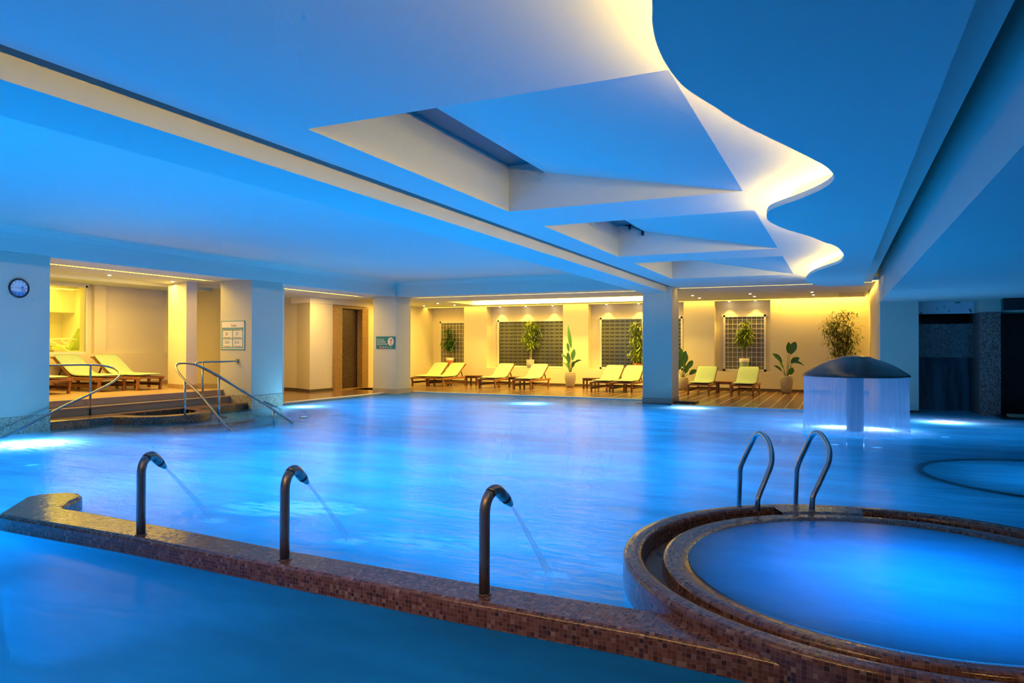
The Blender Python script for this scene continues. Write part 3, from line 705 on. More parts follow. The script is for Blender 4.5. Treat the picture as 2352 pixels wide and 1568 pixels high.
# ================================================================== MUSHROOM FOUNTAIN
mf = empty('mushroom_fountain', (.28, 14.5, 0)); tag(mf, 'large dark mushroom-shaped fountain standing in the pool with a domed cap', 'fountain')
dome = [(.001, 1.395), (.12, 1.392), (.24, 1.375), (.30, 1.350), (.33, 1.335), (.45, 1.30), (.60, 1.235), (.74, 1.155), (.84, 1.085), (.895, 1.045), (.905, 1.025), (.895, 1.012), (.80, 1.012), (.3, 1.02), (.15, 1.02)]
MB().lathe(dome, (0, 0, 0), 64).build('cap', 'cap' if 'cap' in M else 'steel_dark', mf)
MB().lathe([(.145, 1.05), (.145, -1.38)], (0, 0, 0), 32).build('post', 'steel_dark', mf)
o = MB().lathe([(.875, 1.02), (.88, .7), (.885, .3), (.90, .0)], (.28, 14.5, 0), 96, R=.9).build('water_curtain', 'curtain')
tag(o, 'round pale veil of water falling from the mushroom cap into the pool', 'water curtain')

# ================================================================== POOL LAMPS
for i, (x, y, z, p) in enumerate(POOL_SPOTS):
    lbl = ['sunken pool lamp glowing at the far left below the clock pillar', 'sunken pool lamp glowing by the end of the stair rails', 'sunken pool lamp glowing in front of the sun deck loungers',
           'sunken pool lamp glowing beside the front column', 'sunken pool lamp glowing left of the mushroom post', 'sunken pool lamp glowing right of the mushroom post', 'sunken pool lamp glowing before the dark waterfall niche'][i]
    r = empty('pool_lamp', (x, y, z)); tag(r, lbl, 'pool lamp', 'sunken pool lamps')
    MB().lathe([(.001, 0), (.09, 0)], (0, 0, 0), 24).build('lens', 'pool_lens', r)
    MB().lathe([(.09, 0), (.12, .01), (.12, -.05), (.001, -.05)], (0, 0, 0), 24).build('housing', 'steel', r)
    area('lamp_light', (0, 0, .02), .18, .18, p*1.25, BLUE_W, UP, r)

# ================================================================== STAIR RAILS
def rail(name, label, tubes, posts, origin, r=.021):
    e = empty(name, origin); tag(e, label, 'handrail'); oo = Vector(origin)
    for pts in tubes: MB().tube(smooth_path([Vector(p)-oo for p in pts], 6), r, 14).build('rail', 'steel', e)
    for a, b_ in posts: MB().tube([Vector(a)-oo, Vector(b_)-oo], r, 14).build('post', 'steel', e)
    return e
# left rail, starts at the clock pillar, loops and dips into the water
L = [PX(100, 839, -13.75), PX(150, 838, -13.75), PX(208, 837.5, -13.72), PX(240, 840, -13.66), PX(262, 846, -13.55), PX(273, 854, -13.4), PX(275, 861, -13.28), PX(269, 869, -13.2), PX(254, 880, -13.12), PX(208, 904, -12.95), PX(150, 931, -12.85), PX(80, 967, -12.75), PX(20, 998, -12.7), PX(-20, 1015, -12.7)]
rail('stair_handrail', 'looped steel handrail beside the clock pillar, dipping into the water', [L], [(PX(207, 952, -13.72), PX(208, 838, -13.72))], tuple(PZ(207, 952, .15)))
def bl(u, v, y): return PY(u, v, y)
Mm = [bl(548, 1000, 9.45), bl(533, 988, 9.52), bl(520, 980, 9.55), bl(503, 959, 9.62), bl(462, 909, 9.9), bl(425, 873, 10.1), bl(408, 852, 10.2), bl(404, 843, 10.3), bl(408, 836, 10.4), bl(417, 834, 10.45), bl(434, 834.5, 10.5), bl(451, 838, 10.55), bl(477, 849, 10.65), bl(506, 865, 10.7), bl(549, 893, 10.8), bl(607, 927, 10.9), bl(650, 956, 10.9), bl(665, 966, 10.9), bl(674, 974, 10.9)]
rail('stair_handrail', 'steel handrail loop with two arms dipping into the water off the curved steps', [Mm], [(bl(425, 985, 10.1), bl(425, 874, 10.1)), (bl(503, 1000, 10.7), bl(503, 864, 10.7)), (bl(629, 985, 10.9), bl(629, 942, 10.9))], (-11.9, 10.1, 0))
Rr = [bl(546, 829, 12.86), bl(520, 830, 12.6), bl(465, 831.5, 12.1), bl(452, 833, 12.0), bl(450, 837, 11.95), bl(458, 842, 12.0), bl(480, 853, 12.2), bl(506, 868, 12.4), bl(578, 908, 13.0), bl(636, 935, 13.6), bl(645, 940, 13.65)]
e = rail('stair_handrail', 'steel handrail bracketed to the notice column behind the curved steps', [Rr], [(bl(465.5, 929, 12.1), bl(465.5, 831.5, 12.1))], tuple(PY(465.5, 929, 12.1)))
bp = bl(545, 829, 12.87)-e.location
MB().box(bp.x-.04, bp.x+.04, bp.y-.02, bp.y+.01, bp.z-.05, bp.z+.05).build('wall_bracket', 'steel', e)

# ================================================================== CLOCK AND SIGNS
ck = empty('wall_clock', (-12.995, 7.485, 2.548)); tag(ck, 'round black-rimmed wall clock with a sailing boat on its face', 'clock')
def disc_x(mb, r0, r1, x0, seg=48):  # ring in the plane facing +x
    v = []; 
    for k in range(seg):
        a = 2*PI*k/seg; v += [(x0, r0*math.cos(a), r0*math.sin(a)), (x0, r1*math.cos(a), r1*math.sin(a))]
    return mb.add(v, [(2*k, 2*k+1, (2*k+3) % (2*seg), (2*k+2) % (2*seg)) for k in range(seg)])
b = MB(); seg = 48; ringp = [(0, .0), (.165, 0), (.172, .018), (.165, .034), (.150, .036), (.142, .022), (.140, .014)]
v = []; f = []
for r_, x_ in ringp[1:]:
    for k in range(seg): a = 2*PI*k/seg; v.append((x_, r_*math.cos(a), r_*math.sin(a)))
for i in range(len(ringp)-2):
    for k in range(seg): f.append((i*seg+k, i*seg+(k+1) % seg, (i+1)*seg+(k+1) % seg, (i+1)*seg+k))
b.add(v, f, None, True); b.build('clock_rim', 'black', ck)
M['clock_white'] = simple('clock_face_white', (.72, .74, .74), .5); M['sea_blue'] = simple('printed_sea_blue', (.10, .30, .55), .5); M['print_red'] = simple('printed_red', (.55, .08, .08), .5); M['print_dark'] = simple('printed_dark', (.03, .03, .04), .5)
fc = MB(); fc.add([(.016, .142*math.cos(2*PI*k/48), .142*math.sin(2*PI*k/48)) for k in range(48)], [tuple(range(48))]); face = fc.build('clock_face', 'clock_white', ck)
def polyx(pts, x): return MB().add([(x, y, z) for y, z in pts], [tuple(range(len(pts)))])
sea = [(.142*math.cos(a), .142*math.sin(a)) for a in [math.radians(t) for t in range(205, 336, 6)]]
polyx([(.128, -.062), (.06, -.052), (.0, -.068), (-.06, -.058)] + sea, .0175).build('printed_sea', 'sea_blue', ck)
polyx([(.025, -.028), (.105, -.022), (.10, -.036), (.04, -.042)], .0178).build('printed_hull', 'print_red', ck)
polyx([(.025, -.008), (.06, .05), (.095, -.012)], .0178).build('printed_sail', 'sea_blue', ck)
for k in range(12):
    a = math.radians(30*k); y, z = .12*math.cos(a), .12*math.sin(a); MB().box(.0165, .018, y-.006, y+.006, z-.009, z+.009).build('clock_numeral', 'print_dark', ck)
MB().obox((.021, .005, 0), (.021, -.075, .006), .002, .008, (1, 0, 0)).build('minute_hand', 'black', ck)
MB().obox((.023, -.004, 0), (.023, .055, .018), .002, .009, (1, 0, 0)).build('hour_hand', 'black', ck)

M['paper'] = simple('notice_paper', (.78, .74, .66), .5); M['teal_print'] = simple('printed_teal', (.10, .34, .42), .5); M['teal'] = simple('teal_sign_board', (.012, .20, .24), .4)
def text(body, size, mat, loc, rot, parent, name, ext=.0006, align='LEFT', sx=1.0):
    c = bpy.data.curves.new(name, 'FONT'); c.body = body; c.size = size; c.extrude = ext; c.align_x = align; c.resolution_u = 2
    tmp = bpy.data.objects.new('tmp', c); COL.objects.link(tmp); bpy.context.view_layer.update()
    me = bpy.data.meshes.new_from_object(tmp.evaluated_get(bpy.context.evaluated_depsgraph_get())); bpy.data.objects.remove(tmp); me.materials.clear(); me.materials.append(M[mat])
    o = bpy.data.objects.new(name, me); COL.objects.link(o); o.parent = parent; o.location = loc; o.rotation_euler = rot; o.scale = (sx, 1, 1)
    return o
sg = empty('notice_board', (-13.62, 12.865, 1.81)); tag(sg, 'white and blue bordered water temperature notice on the column by the rails', 'notice')
W_, H_ = .79, .72
MB().box(-W_/2, W_/2, .0, .012, -H_/2, H_/2).build('board', 'paper', sg)
fb = MB()
for (x0, x1, z0, z1) in ((-W_/2, W_/2, H_/2-.018, H_/2), (-W_/2, W_/2, -H_/2, -H_/2+.022), (-W_/2, -W_/2+.018, -H_/2, H_/2), (W_/2-.02, W_/2, -H_/2, H_/2),
                         (-.355, .345, .155, .19), (-.355, .345, .118, .13), (-.355, -.335, -.315, .19), (.325, .345, -.315, .19), (-.355, .345, -.315, -.295), (-.015, .005, -.3, .12), (-.34, .34, -.095, -.075)):
    fb.box(x0, x1, -.003, .001, z0, z1)
fb.build('printed_border', 'teal_print', sg)
RX = (R90, 0, 0)
text('The Pool', .05, 'print_dark', (-.06, -.002, .222), RX, sg, 'heading')
text('Swimming Pools, Water Temperature °C', .036, 'print_dark', (-.31, -.002, .132), RX, sg, 'heading')
for tx, x, z in (('T° Bassin intérieur', -.30, -.065), ('T° Bassin extérieur', .04, -.065), ('T° Jacuzzi intérieur', -.30, -.285), ('T° Jacuzzi extérieur', .04, -.285)): text(tx, .031, 'print_dark', (x, -.002, z), RX, sg, 'caption')
for tx, x, z in (('28', -.25, 0.0), ('29', .10, 0.0), ('36.8', -.27, -.205), ('35.6', .05, -.205)): text(tx, .11, 'sea_blue', (x, -.002, z), RX, sg, 'written_number', sx=.8)
s2 = empty('shower_sign', (-13.40, 19.03, 1.666)); tag(s2, 'teal sign reading DOUCHE SAVONNEE OBLIGATOIRE on the corner column', 'sign')
W_, H_ = .74, .40
MB().box(-W_/2, W_/2, .0, .012, -H_/2, H_/2).build('board', 'teal', s2)
for i, tx in enumerate(('DOUCHE', 'SAVONNÉE', 'OBLIGATOIRE')): text(tx, .072, 'paper', (-.335, -.003, .07-.072*i), RX, s2, 'lettering', sx=.9)
def discy(cx, cz, r, y, seg=28, k=1.15): return MB().add([(cx+r*math.cos(2*PI*i/seg), y, cz+r*k*math.sin(2*PI*i/seg)) for i in range(seg)], [tuple(range(seg))])
discy(.205, .03, .115, -.002).build('printed_oval', 'paper', s2)
M['skin_print'] = simple('printed_skin_tone', (.75, .38, .18), .6); M['hair_print'] = simple('printed_brown_hair', (.25, .08, .03), .6); M['green_print'] = simple('printed_green', (.10, .40, .15), .6); M['pink_print'] = simple('printed_pink', (.55, .22, .22), .6)
discy(.215, .055, .048, -.0028, k=1.3).build('printed_hair', 'hair_print', s2)
discy(.215, .035, .036, -.0034, k=1.4).build('printed_face', 'skin_print', s2)
discy(.215, -.045, .05, -.003, k=.8).build('printed_shoulders', 'skin_print', s2)
for i, m in enumerate(('pink_print', 'pink_print', 'pink_print', 'green_print', 'green_print')): discy(-.19+.1*i, -.155, .034, -.002, k=1.0).build('printed_symbol', m, s2)

# ================================================================== WINDOWS IN THE BACK WALL
def window(n, x0, x1, z0, z1, kind, mull=None, pane_to=None):
    y = YW-.02; w = empty('window_%d' % n, ((x0+x1)/2, y, z0)); w['kind'] = 'structure'; l = w.location
    fr = MB(); t = .07
    for (a, c, e, g_) in ((x0, x1, z0, z0+t), (x0-.04, x1+.04, z1-t, z1+.03), (x0, x0+t, z0, z1), (x1-t, x1, z0, z1)): fr.box(a-l.x, c-l.x, -.06, .01, e-l.z, g_-l.z)
    if mull: fr.box(mull-.045-l.x, mull+.045-l.x, -.07, .01, 0, z1-z0)
    st('window_frame', fr, 'white_paint', w)
    if kind == 'grille':
        st('window_pane', MB().box(x0-l.x, x1-l.x, .0, .012, 0, z1-z0), 'dark_glass', w)
        gr = MB(); nx = max(3, int(round((x1-x0)/.165))); nz = int(round((z1-z0)/.17))
        for i in range(1, nx): X_ = x0+(x1-x0)*i/nx; gr.box(X_-.007-l.x, X_+.007-l.x, -.025, -.005, 0, z1-z0)
        for i in range(1, nz): Z_ = (z1-z0)*i/nz; gr.box(x0-l.x, x1-l.x, -.027, -.007, Z_-.007, Z_+.007)
        st('window_grille', gr, 'white_paint', w)
    else:
        st('window_shutter', MB().box(x0-l.x, x1-l.x, .0, .012, 0, z1-z0), 'shutter', w)
        st('window_pane', MB().box(x0+.04-l.x, x1-.04-l.x, -.03, -.026, .04, z1-z0-.04), 'glass', w)
window(2, -15.42, -14.0, .70, 2.60, 'grille')
window(3, -12.68, -9.70, .70, 2.62, 'shutter', -11.2)
window(4, -8.30, -5.15, .70, 2.66, 'shutter', -6.62)
window(5, -3.72, -2.28, .70, 2.68, 'grille')

# ================================================================== DOWNLIGHTS
def downlight(p, label, power, group, spot=75, z=ZS, first=[None]):
    r = empty('ceiling_downlight', (p[0], p[1], z)); tag(r, label, 'downlight', group)
    if first[0] is None:
        a = MB().lathe([(.001, -.020), (.02, -.018), (.034, -.011), (.04, -.002)], (0, 0, 0), 20).build('lens', 'lamp_lens', r)
        c = MB().lathe([(.038, -.004), (.042, -.009), (.055, -.004), (.056, .0)], (0, 0, 0), 20).build('trim_ring', 'white_paint', r)
        first[0] = (a, c)
    else:
        for ch in first[0]: k = ch.copy(); k.parent = r; COL.objects.link(k)
    d = bpy.data.lights.new('downlight_beam', 'SPOT'); d.energy = power; d.color = WARM_W; d.spot_size = math.radians(spot); d.spot_blend = .6; d.shadow_soft_size = .03
    o = bpy.data.objects.new('downlight_beam', d); COL.objects.link(o); o.parent = r; o.location = (0, 0, -.06)
G1, G2, G3 = 'downlights over the sun deck', 'downlights in the window niches', 'downlights over the lounge platform'
for p, s in (((-4.16, 22.40), 'front downlight of the pair nearest the front column'), ((-4.16, 23.62), 'rear downlight of the pair nearest the front column'),
             ((-2.43, 22.36), 'front downlight of the pair over the two right loungers'), ((-2.43, 23.58), 'rear downlight of the pair over the two right loungers'),
             ((-.70, 22.36), 'front downlight of the pair left of the ceiling vent'), ((-.70, 23.52), 'rear downlight of the pair left of the ceiling vent'),
             ((-15.05, 24.0), 'rear left downlight at the left end of the sun deck ceiling'), ((-13.66, 22.75), 'front right downlight beside the tip of the bright tray'),
             ((-13.63, 23.97), 'rear right downlight beside the tip of the bright tray'), ((-15.1, 22.9), 'small downlight just right of the corner column')):
    downlight(p, 'round '+s, 38, G1)
for x, s in ((-12.5, 'left one above the wide window behind the bushy potted tree'), (-11.36, 'middle one above the wide window behind the bushy potted tree'), (-10.2, 'right one above the wide window behind the bushy potted tree'),
             (-8.0, 'left one above the wide window beside the front column'), (-6.76, 'second one above the wide window beside the front column'), (-5.6, 'right one above the wide window, hidden by the column'),
             (-3.5, 'left one above the gridded window right of the column'), (-2.62, 'right one above the gridded window right of the column')):
    downlight((x, 25.72), 'niche downlight, '+s, 60, G2, 80, ZS-.006)
for p, s in (((-15.15, 10.69), 'left downlight over the green platform loungers'), ((-15.15, 12.37), 'right downlight over the lounge platform')): downlight(p, s, 16, G3)

vt = empty('ceiling_vent', (.36, 24.0, ZS)); tag(vt, 'rectangular recessed vent in the sun deck ceiling at the right', 'vent')
b = MB()
for (x0, x1, y0, y1) in ((-.37, .37, -.72, -.68), (-.37, .37, .68, .72), (-.37, -.34, -.7, .7), (.34, .37, -.7, .7)): b.box(x0, x1, y0, y1, -.012, .0)
b.build('vent_frame', 'terrazzo', vt); b = MB()
for k in range(12): y = -.66+k*.115; b.obox((-.34, y, -.006), (.34, y, -.006), .06, .004)
b.build('vent_slats', 'terrazzo', vt)

# ================================================================== FURNITURE
def make_lounger():
    r = empty('sun_lounger')
    W = .335
    for s in (-1, 1):
        MB().obox((s*W, -.10, .30), (s*W, 1.86, .30), .035, .075).build('side_rail', 'wood', r, bevel=.008)
    for s in (-1, 1):
        MB().obox((s*(W-.01), .04, 0), (s*(W-.01), .0, .30), .05, .075, (0, 1, 0)).build('leg', 'wood', r, bevel=.008)
        MB().obox((s*(W-.01), 1.66, 0), (s*(W-.01), 1.72, .30), .05, .075, (0, 1, 0)).build('leg', 'wood', r, bevel=.008)
    b = MB().obox((-W+.03, .02, .14), (-W+.03, 1.7, .14), .025, .07).obox((W-.03, .02, .14), (W-.03, 1.7, .14), .025, .07).obox((-W, 1.69, .14), (W, 1.69, .14), .025, .06)
    b.build('stretcher', 'wood_dark', r)
    b = MB().obox((-W, -.06, .31), (W, -.06, .31), .06, .035)
    for k in range(1, 9): b.obox((-W, -.06+k*.13, .325), (W, -.06+k*.13, .325), .08, .018)
    b.build('seat_slats', 'wood', r)
    bk = MB(); a, c = Vector((0, 1.04, .33)), Vector((0, 1.72, .80))
    for s in (-1, 1): bk.obox(a+Vector((s*.31, 0, 0)), c+Vector((s*.31, 0, 0)), .035, .04)
    for k in range(6): p = a.lerp(c, (k+.6)/6); bk.obox(p+Vector((-.31, 0, 0)), p+Vector((.31, 0, 0)), .07, .015, (0, -.57, .82))
    bk.obox(c+Vector((-.36, 0, 0)), c+Vector((.36, 0, 0)), .04, .04)
    bk.build('backrest', 'wood', r)
    for s in (-.25, .25): MB().obox((s, 1.45, .60), (s, 1.62, .30), .03, .03, (1, 0, 0)).build('back_prop', 'wood_dark', r)
    # bent cushion
    prof = [(-.07, .365), (.3, .36), (.7, .36), (.95, .362), (1.08, .40), (1.25, .52), (1.5, .695), (1.73, .86)]
    v = []; f = []; t = .055; nx = 9; n = len(prof); rng = random.Random(3)
    for side in (0, 1):
        for i, (y, z) in enumerate(prof):
            p0 = prof[max(i-1, 0)]; p1 = prof[min(i+1, n-1)]; d = Vector((p1[0]-p0[0], p1[1]-p0[1])).normalized(); nn = (-d.y, d.x)
            for k in range(nx):
                x = -.33+.66*k/(nx-1); e = t*(1-side) * (1-.25*(k in (0, nx-1))-.2*(i in (0, n-1))) + side*-.0 + (rng.uniform(-.004, .004) if not side else 0)
                v.append((x, y+nn[0]*e, z+nn[1]*e))
    for i in range(n-1):
        for k in range(nx-1):
            q = i*nx+k; f.append((q, q+1, q+nx+1, q+nx)); o2 = n*nx; f.append((o2+q, o2+q+nx, o2+q+nx+1, o2+q+1))
    o2 = n*nx
    for i in range(n-1): f.append((i*nx, i*nx+nx, o2+i*nx+nx, o2+i*nx)); f.append((i*nx+nx-1, o2+i*nx+nx-1, o2+i*nx+2*nx-1, i*nx+2*nx-1))
    for k in range(nx-1): f.append((k, o2+k, o2+k+1, k+1)); q = (n-1)*nx+k; f.append((q, q+1, o2+q+1, o2+q))
    MB().add(v, f, None, True).build('cushion', 'cushion', r, subsurf=1)
    return r
LG = 'teak sun loungers with pale green cushions'
proto = make_lounger()
LNG = [(-4.065, 22.9, .02, 'green-cushioned teak lounger just right of the front column'), (-2.735, 22.98, .02, 'green-cushioned teak lounger under the gridded window, rightmost'),
       (-14.60, 22.95, .02, 'green-cushioned teak lounger at the far left corner of the sun deck'), (-13.88, 22.98, .02, 'green-cushioned teak lounger pushed against the far left corner one'),
       (-11.68, 22.95, .02, 'green-cushioned teak lounger between the dark side table and its neighbour, below the wide window'), (-10.25, 22.90, .02, 'green-cushioned teak lounger just left of the tall pot with paddle-shaped leaves'),
       (-7.29, 22.75, .02, 'green-cushioned teak lounger right of the lone dark table, left of a touching pair'), (-6.55, 22.80, .02, 'green-cushioned teak lounger partly hidden by the front column')]
for i, (x, y, z, lab) in enumerate(LNG):
    o = proto if i == 0 else copy_tree(proto)
    o.location = (x, y, z); o.rotation_euler = (0, 0, random.uniform(-.02, .02)); tag(o, lab, 'sun lounger', LG)
LG2 = 'teak loungers on the raised platform'
for (x, y, a, lab) in ((-15.5, 12.02, 92, 'green-cushioned teak lounger on the raised platform, farther one behind the rail'), (-15.78, 11.22, 93, 'green-cushioned teak lounger on the raised platform, nearer one behind the rail'),
                       (-15.9, 9.95, 92, 'teak lounger on the platform, only its foot showing past the clock pillar')):
    o = copy_tree(proto); o.location = (x, y, .45); o.rotation_euler = (0, 0, math.radians(a)); o.scale = (1, .95, 1); tag(o, lab, 'sun lounger', LG2)

def make_table(mat):
    r = empty('side_table')
    b = MB()
    for k in range(5): b.box(-.27, .27, -.25+k*.102, -.16+k*.102, .36, .385)
    b.build('table_top', mat, r, bevel=.004)
    for sx in (-1, 1):
        for sy in (-1, 1): MB().box(sx*.22-.03, sx*.22+.03, sy*.19-.03, sy*.19+.03, 0, .36).build('leg', mat, r, bevel=.004)
    MB().box(-.22, .22, -.20, -.18, .29, .35).box(-.22, .22, .18, .20, .29, .35).box(-.23, -.21, -.19, .19, .29, .35).box(.21, .23, -.19, .19, .29, .35).build('apron', mat, r)
    return r
tp = make_table('wood_dark'); TG = 'low slatted teak side tables'
for i, (x, y, z, lab) in enumerate(((-13.0, 24.4, .02, 'dark low side table right of the far left lounger pair'), (-11.0, 24.1, .02, 'dark low side table between the two loungers under the wide window'),
                                    (-8.2, 24.5, .02, 'dark low side table left of the touching lounger pair'), (-3.45, 24.25, .02, 'reddish low side table between the two loungers right of the column'),
                                    (-16.75, 12.60, .45, 'low side table behind the loungers on the raised platform'))):
    o = tp if i == 0 else copy_tree(tp); o.location = (x, y, z); tag(o, lab, 'side table', TG)
    if i == 3:
        for c in kids(o):
            c.data = c.data.copy(); c.data.materials.clear(); c.data.materials.append(M['wood'])

# lime armchair in the lit room
_c = PX(156, 812, -19.0)
ch = empty('cantilever_chair', (-19.0, _c.y, 1.25), math.radians(-62)); ch.scale = (.85, .85, .85); tag(ch, 'lime cushioned white-framed armchair behind the lit window', 'armchair')
b = MB()
for s in (-.3, .3):
    b.tube(smooth_path([(s, -.35, .02), (s, .35, .02), (s, .0, .30), (s, -.38, .52), (s, .0, .56), (s, .45, .54)], 5), .018, 8)
    b.tube([(s, .05, .22), (s, .48, .95)], .018, 8)
b.build('chair_frame', 'white_paint', ch)
MB().obox((0, -.30, .30), (0, .22, .24), .54, .12).build('seat_cushion', 'lime', ch, bevel=.03)
MB().obox((0, .20, .28), (0, .50, .90), .54, .12).build('back_cushion', 'lime', ch, bevel=.03)

# ================================================================== PLANTS
def leaf_mesh(mb, base, d, up, L, W, seg=3, droop=.2):
    d = Vector(d).normalized(); sd = d.cross(Vector(up)).normalized()
    if sd.length < .1: sd = Vector((1, 0, 0))
    n = sd.cross(d); v = []; base = Vector(base)
    for i in range(seg+1):
        t = i/seg; w = W*math.sin(PI*min(max(t*.92+.06, 0), 1))**.8*.5; c = base+d*(L*t)-Vector((0, 0, 1))*(droop*L*t*t)
        v += [c-sd*w+n*w*.25, c, c+sd*w+n*w*.25]
    f = []
    for i in range(seg): f += [(3*i, 3*i+1, 3*i+4, 3*i+3), (3*i+1, 3*i+2, 3*i+5, 3*i+4)]
    mb.add(v, f, None, True)
def bushy(name, label, cat, loc_, hpot, rpot, potmat, rimmat, H, R_, trunk_h, n, leafmat, seed, nst=3, leafL=.16, leafW=.022, group=None, ymax=.05):
    rng = random.Random(seed); r = empty(name, loc_); tag(r, label, cat, group)
    MB().lathe([(.001, 0), (rpot*.86, 0), (rpot*.94, hpot*.5), (rpot, hpot*.97), (rpot, hpot), (rpot*.88, hpot), (rpot*.86, hpot-.04), (.001, hpot-.04)], (0, 0, 0), 28).build('pot', potmat, r)
    if rimmat: MB().lathe([(rpot*1.01, hpot*.68), (rpot*1.05, hpot*.7), (rpot*1.05, hpot+.005), (rpot*.9, hpot+.005)], (0, 0, 0), 28).build('pot_rim', rimmat, r)
    MB().lathe([(rpot*.87, hpot-.03), (.001, hpot-.02)], (0, 0, 0), 20).build('soil', 'soil', r)
    tips = []; sb = MB()
    for k in range(nst):
        a = rng.uniform(0, 2*PI); b0 = Vector((.04*math.cos(a), .04*math.sin(a), hpot-.03)); top = Vector((rng.uniform(-.5, .5)*R_, rng.uniform(-.5, .5)*R_, H*rng.uniform(.75, .97)))
        top.y = min(top.y, ymax-.05); mid = b0.lerp(top, .5)+Vector((rng.uniform(-.05, .05), rng.uniform(-.05, .05), 0))
        P = smooth_path([b0, mid, top], 6); sb.tube(P, [.011*(1-.7*i/(len(P)-1)) for i in range(len(P))], 6); tips += [p for p in P if p.z > trunk_h]
        for j in range(7):
            p = rng.choice([q for q in P if q.z > trunk_h] or P); e = p+Vector((rng.uniform(-1, 1), rng.uniform(-1, 1), rng.uniform(.1, .8)))*R_*.6
            sb.tube([p, e], [.004, .002], 5); tips += [p.lerp(e, .4), p.lerp(e, .75), e]
    sb.build('stem', 'stem', r)
    lb_ = MB(); cz = (trunk_h+H)/2; hz = (H-trunk_h)/2
    for k in range(n):
        t = rng.choice(tips); p = t+Vector((rng.gauss(0, 1), rng.gauss(0, 1), rng.gauss(0, .8)))*R_*.16
        q = Vector((p.x/R_, p.y/R_, (p.z-cz)/hz))
        if q.length > 1: p = Vector((q.x*R_/q.length, q.y*R_/q.length, cz+q.z*hz/q.length))
        p.y = min(p.y, ymax); d = Vector((rng.uniform(-1, 1), rng.uniform(-1, .1) if p.y > ymax-.12 else rng.uniform(-1, 1), rng.uniform(-.5, .6)))
        leaf_mesh(lb_, p, d, (0, 0, 1), leafL*rng.uniform(.7, 1.2), leafW*rng.uniform(.8, 1.3), 3, .35)
    lb_.build('foliage', leafmat, r)
    return r
SG = .69
bushy('potted_tree', 'small dark-leaved tree in an orange pot with cream rim on the left sill', 'potted plant', (-14.80, 25.66, SG), .38, .165, 'terracotta', 'white_paint', 1.62, .42, .72, 700, 'leaf', 11, 4, .19, .034)
bushy('potted_tree', 'yellow-green tree in a pale grey pot on the sill of the wide window', 'potted plant', (-11.12, 25.66, SG), .34, .165, 'grey_glaze', None, 1.85, .45, .75, 620, 'leaf_light', 12, 4, .20, .036)
bushy('potted_tree', 'sparse yellow-green tree in an orange pot beside the front column', 'potted plant', (-6.75, 25.66, SG), .24, .17, 'terracotta', None, 1.75, .50, .30, 560, 'leaf_light', 13, 5, .20, .036)
bushy('potted_tree', 'bright bushy tree in a green pot with white rim at the gridded window', 'potted plant', (-2.98, 25.66, SG), .46, .165, 'green_glaze', 'white_paint', 1.80, .40, .90, 760, 'leaf_light', 14, 5, .19, .038)
bushy('bamboo_plant', 'tall dark bushy bamboo behind the mushroom fountain at the right', 'potted plant', (.10, 24.75, .02), .5, .24, 'pot_stone', None, 2.72, .66, 1.05, 1700, 'leaf_dark', 15, 9, .18, .026, ymax=.45)
def big_leaf_plant(label, loc_, hp, rp, leaves, seed, stemh=.3):
    rng = random.Random(seed); r = empty('paddle_leaf_plant', loc_); tag(r, label, 'potted plant')
    MB().lathe([(.001, 0), (rp*.62, 0), (rp*.80, hp*.2), (rp*.98, hp*.55), (rp, hp*.72), (rp*.90, hp*.96), (rp*.86, hp), (rp*.78, hp), (rp*.76, hp-.04), (.001, hp-.04)], (0, 0, 0), 32).build('pot', 'pot_stone', r)
    MB().lathe([(rp*.77, hp-.03), (.001, hp-.02)], (0, 0, 0), 20).build('soil', 'soil', r)
    for (dx, dy, hb, L, W, tilt) in leaves:      # base height of blade, length, width, lean of blade
        b0 = Vector((dx*.12, dy*.12, hp-.03)); e = Vector((dx*.6, dy*.6, hb)); P = smooth_path([b0, b0.lerp(e, .5)+Vector((0, 0, .05)), e], 5)
        lf = MB(); dd = Vector((dx*tilt, dy*tilt, 1.0)); leaf_mesh(lf, e, dd, (dy+.3, -dx-.9, .1), L, W, 7, .12*tilt)
        lo = lf.build('leaf', 'leaf', r)
        MB().tube(P, [.012*(1-.5*i/(len(P)-1)) for i in range(len(P))], 6).build('leaf_stalk', 'stem_green', lo)
    return r
big_leaf_plant('tall paddle-leaved plant in a stone pot between the two wide windows', (-9.1, 24.75, .02), .58, .21,
    [(.06, 0, 1.48, .62, .13, -3.5), (-.10, 0, 1.34, .40, .11, 1.5), (.10, .1, 1.02, .50, .16, 1.2), (-.05, -.1, .88, .50, .15, 1.0), (-.20, 0, 1.02, .46, .09, 3.2), (.22, 0, .88, .50, .09, 4.0), (-.25, .1, .80, .44, .09, 4.0), (.16, -.1, .74, .36, .13, 2.0), (-.14, .1, .70, .34, .12, 2.2)], 1)
big_leaf_plant('paddle-leaved plant in a tall ribbed stone pot against the plain right wall', (-1.55, 24.75, .02), .58, .20,
    [(.20, 0, 1.30, .52, .25, 1.5), (.08, .1, 1.34, .38, .16, .5), (-.24, 0, 1.02, .55, .16, 2.6), (.24, 0, 1.0, .42, .18, 3.0), (.34, 0, 1.02, .38, .12, 6.0), (-.24, -.1, .74, .42, .08, 3.0), (.20, -.1, .62, .30, .17, 1.2), (-.18, .1, .84, .36, .08, 2.5)], 2)
big_leaf_plant('broad-leaved plant in a stone pot half hidden behind the front column', (-5.0, 25.05, .02), .46, .21,
    [(.15, 0, .95, .40, .17, .9), (-.1, 0, 1.05, .40, .18, -.5), (.3, 0, .75, .42, .19, 1.5), (.4, .1, .55, .36, .17, 2.2), (.05, 0, .8, .45, .2, .2), (-.25, 0, .7, .4, .18, -1.2), (.2, -.1, .6, .36, .18, 1.0), (.12, -.1, 1.1, .36, .15, 1.4)], 3)
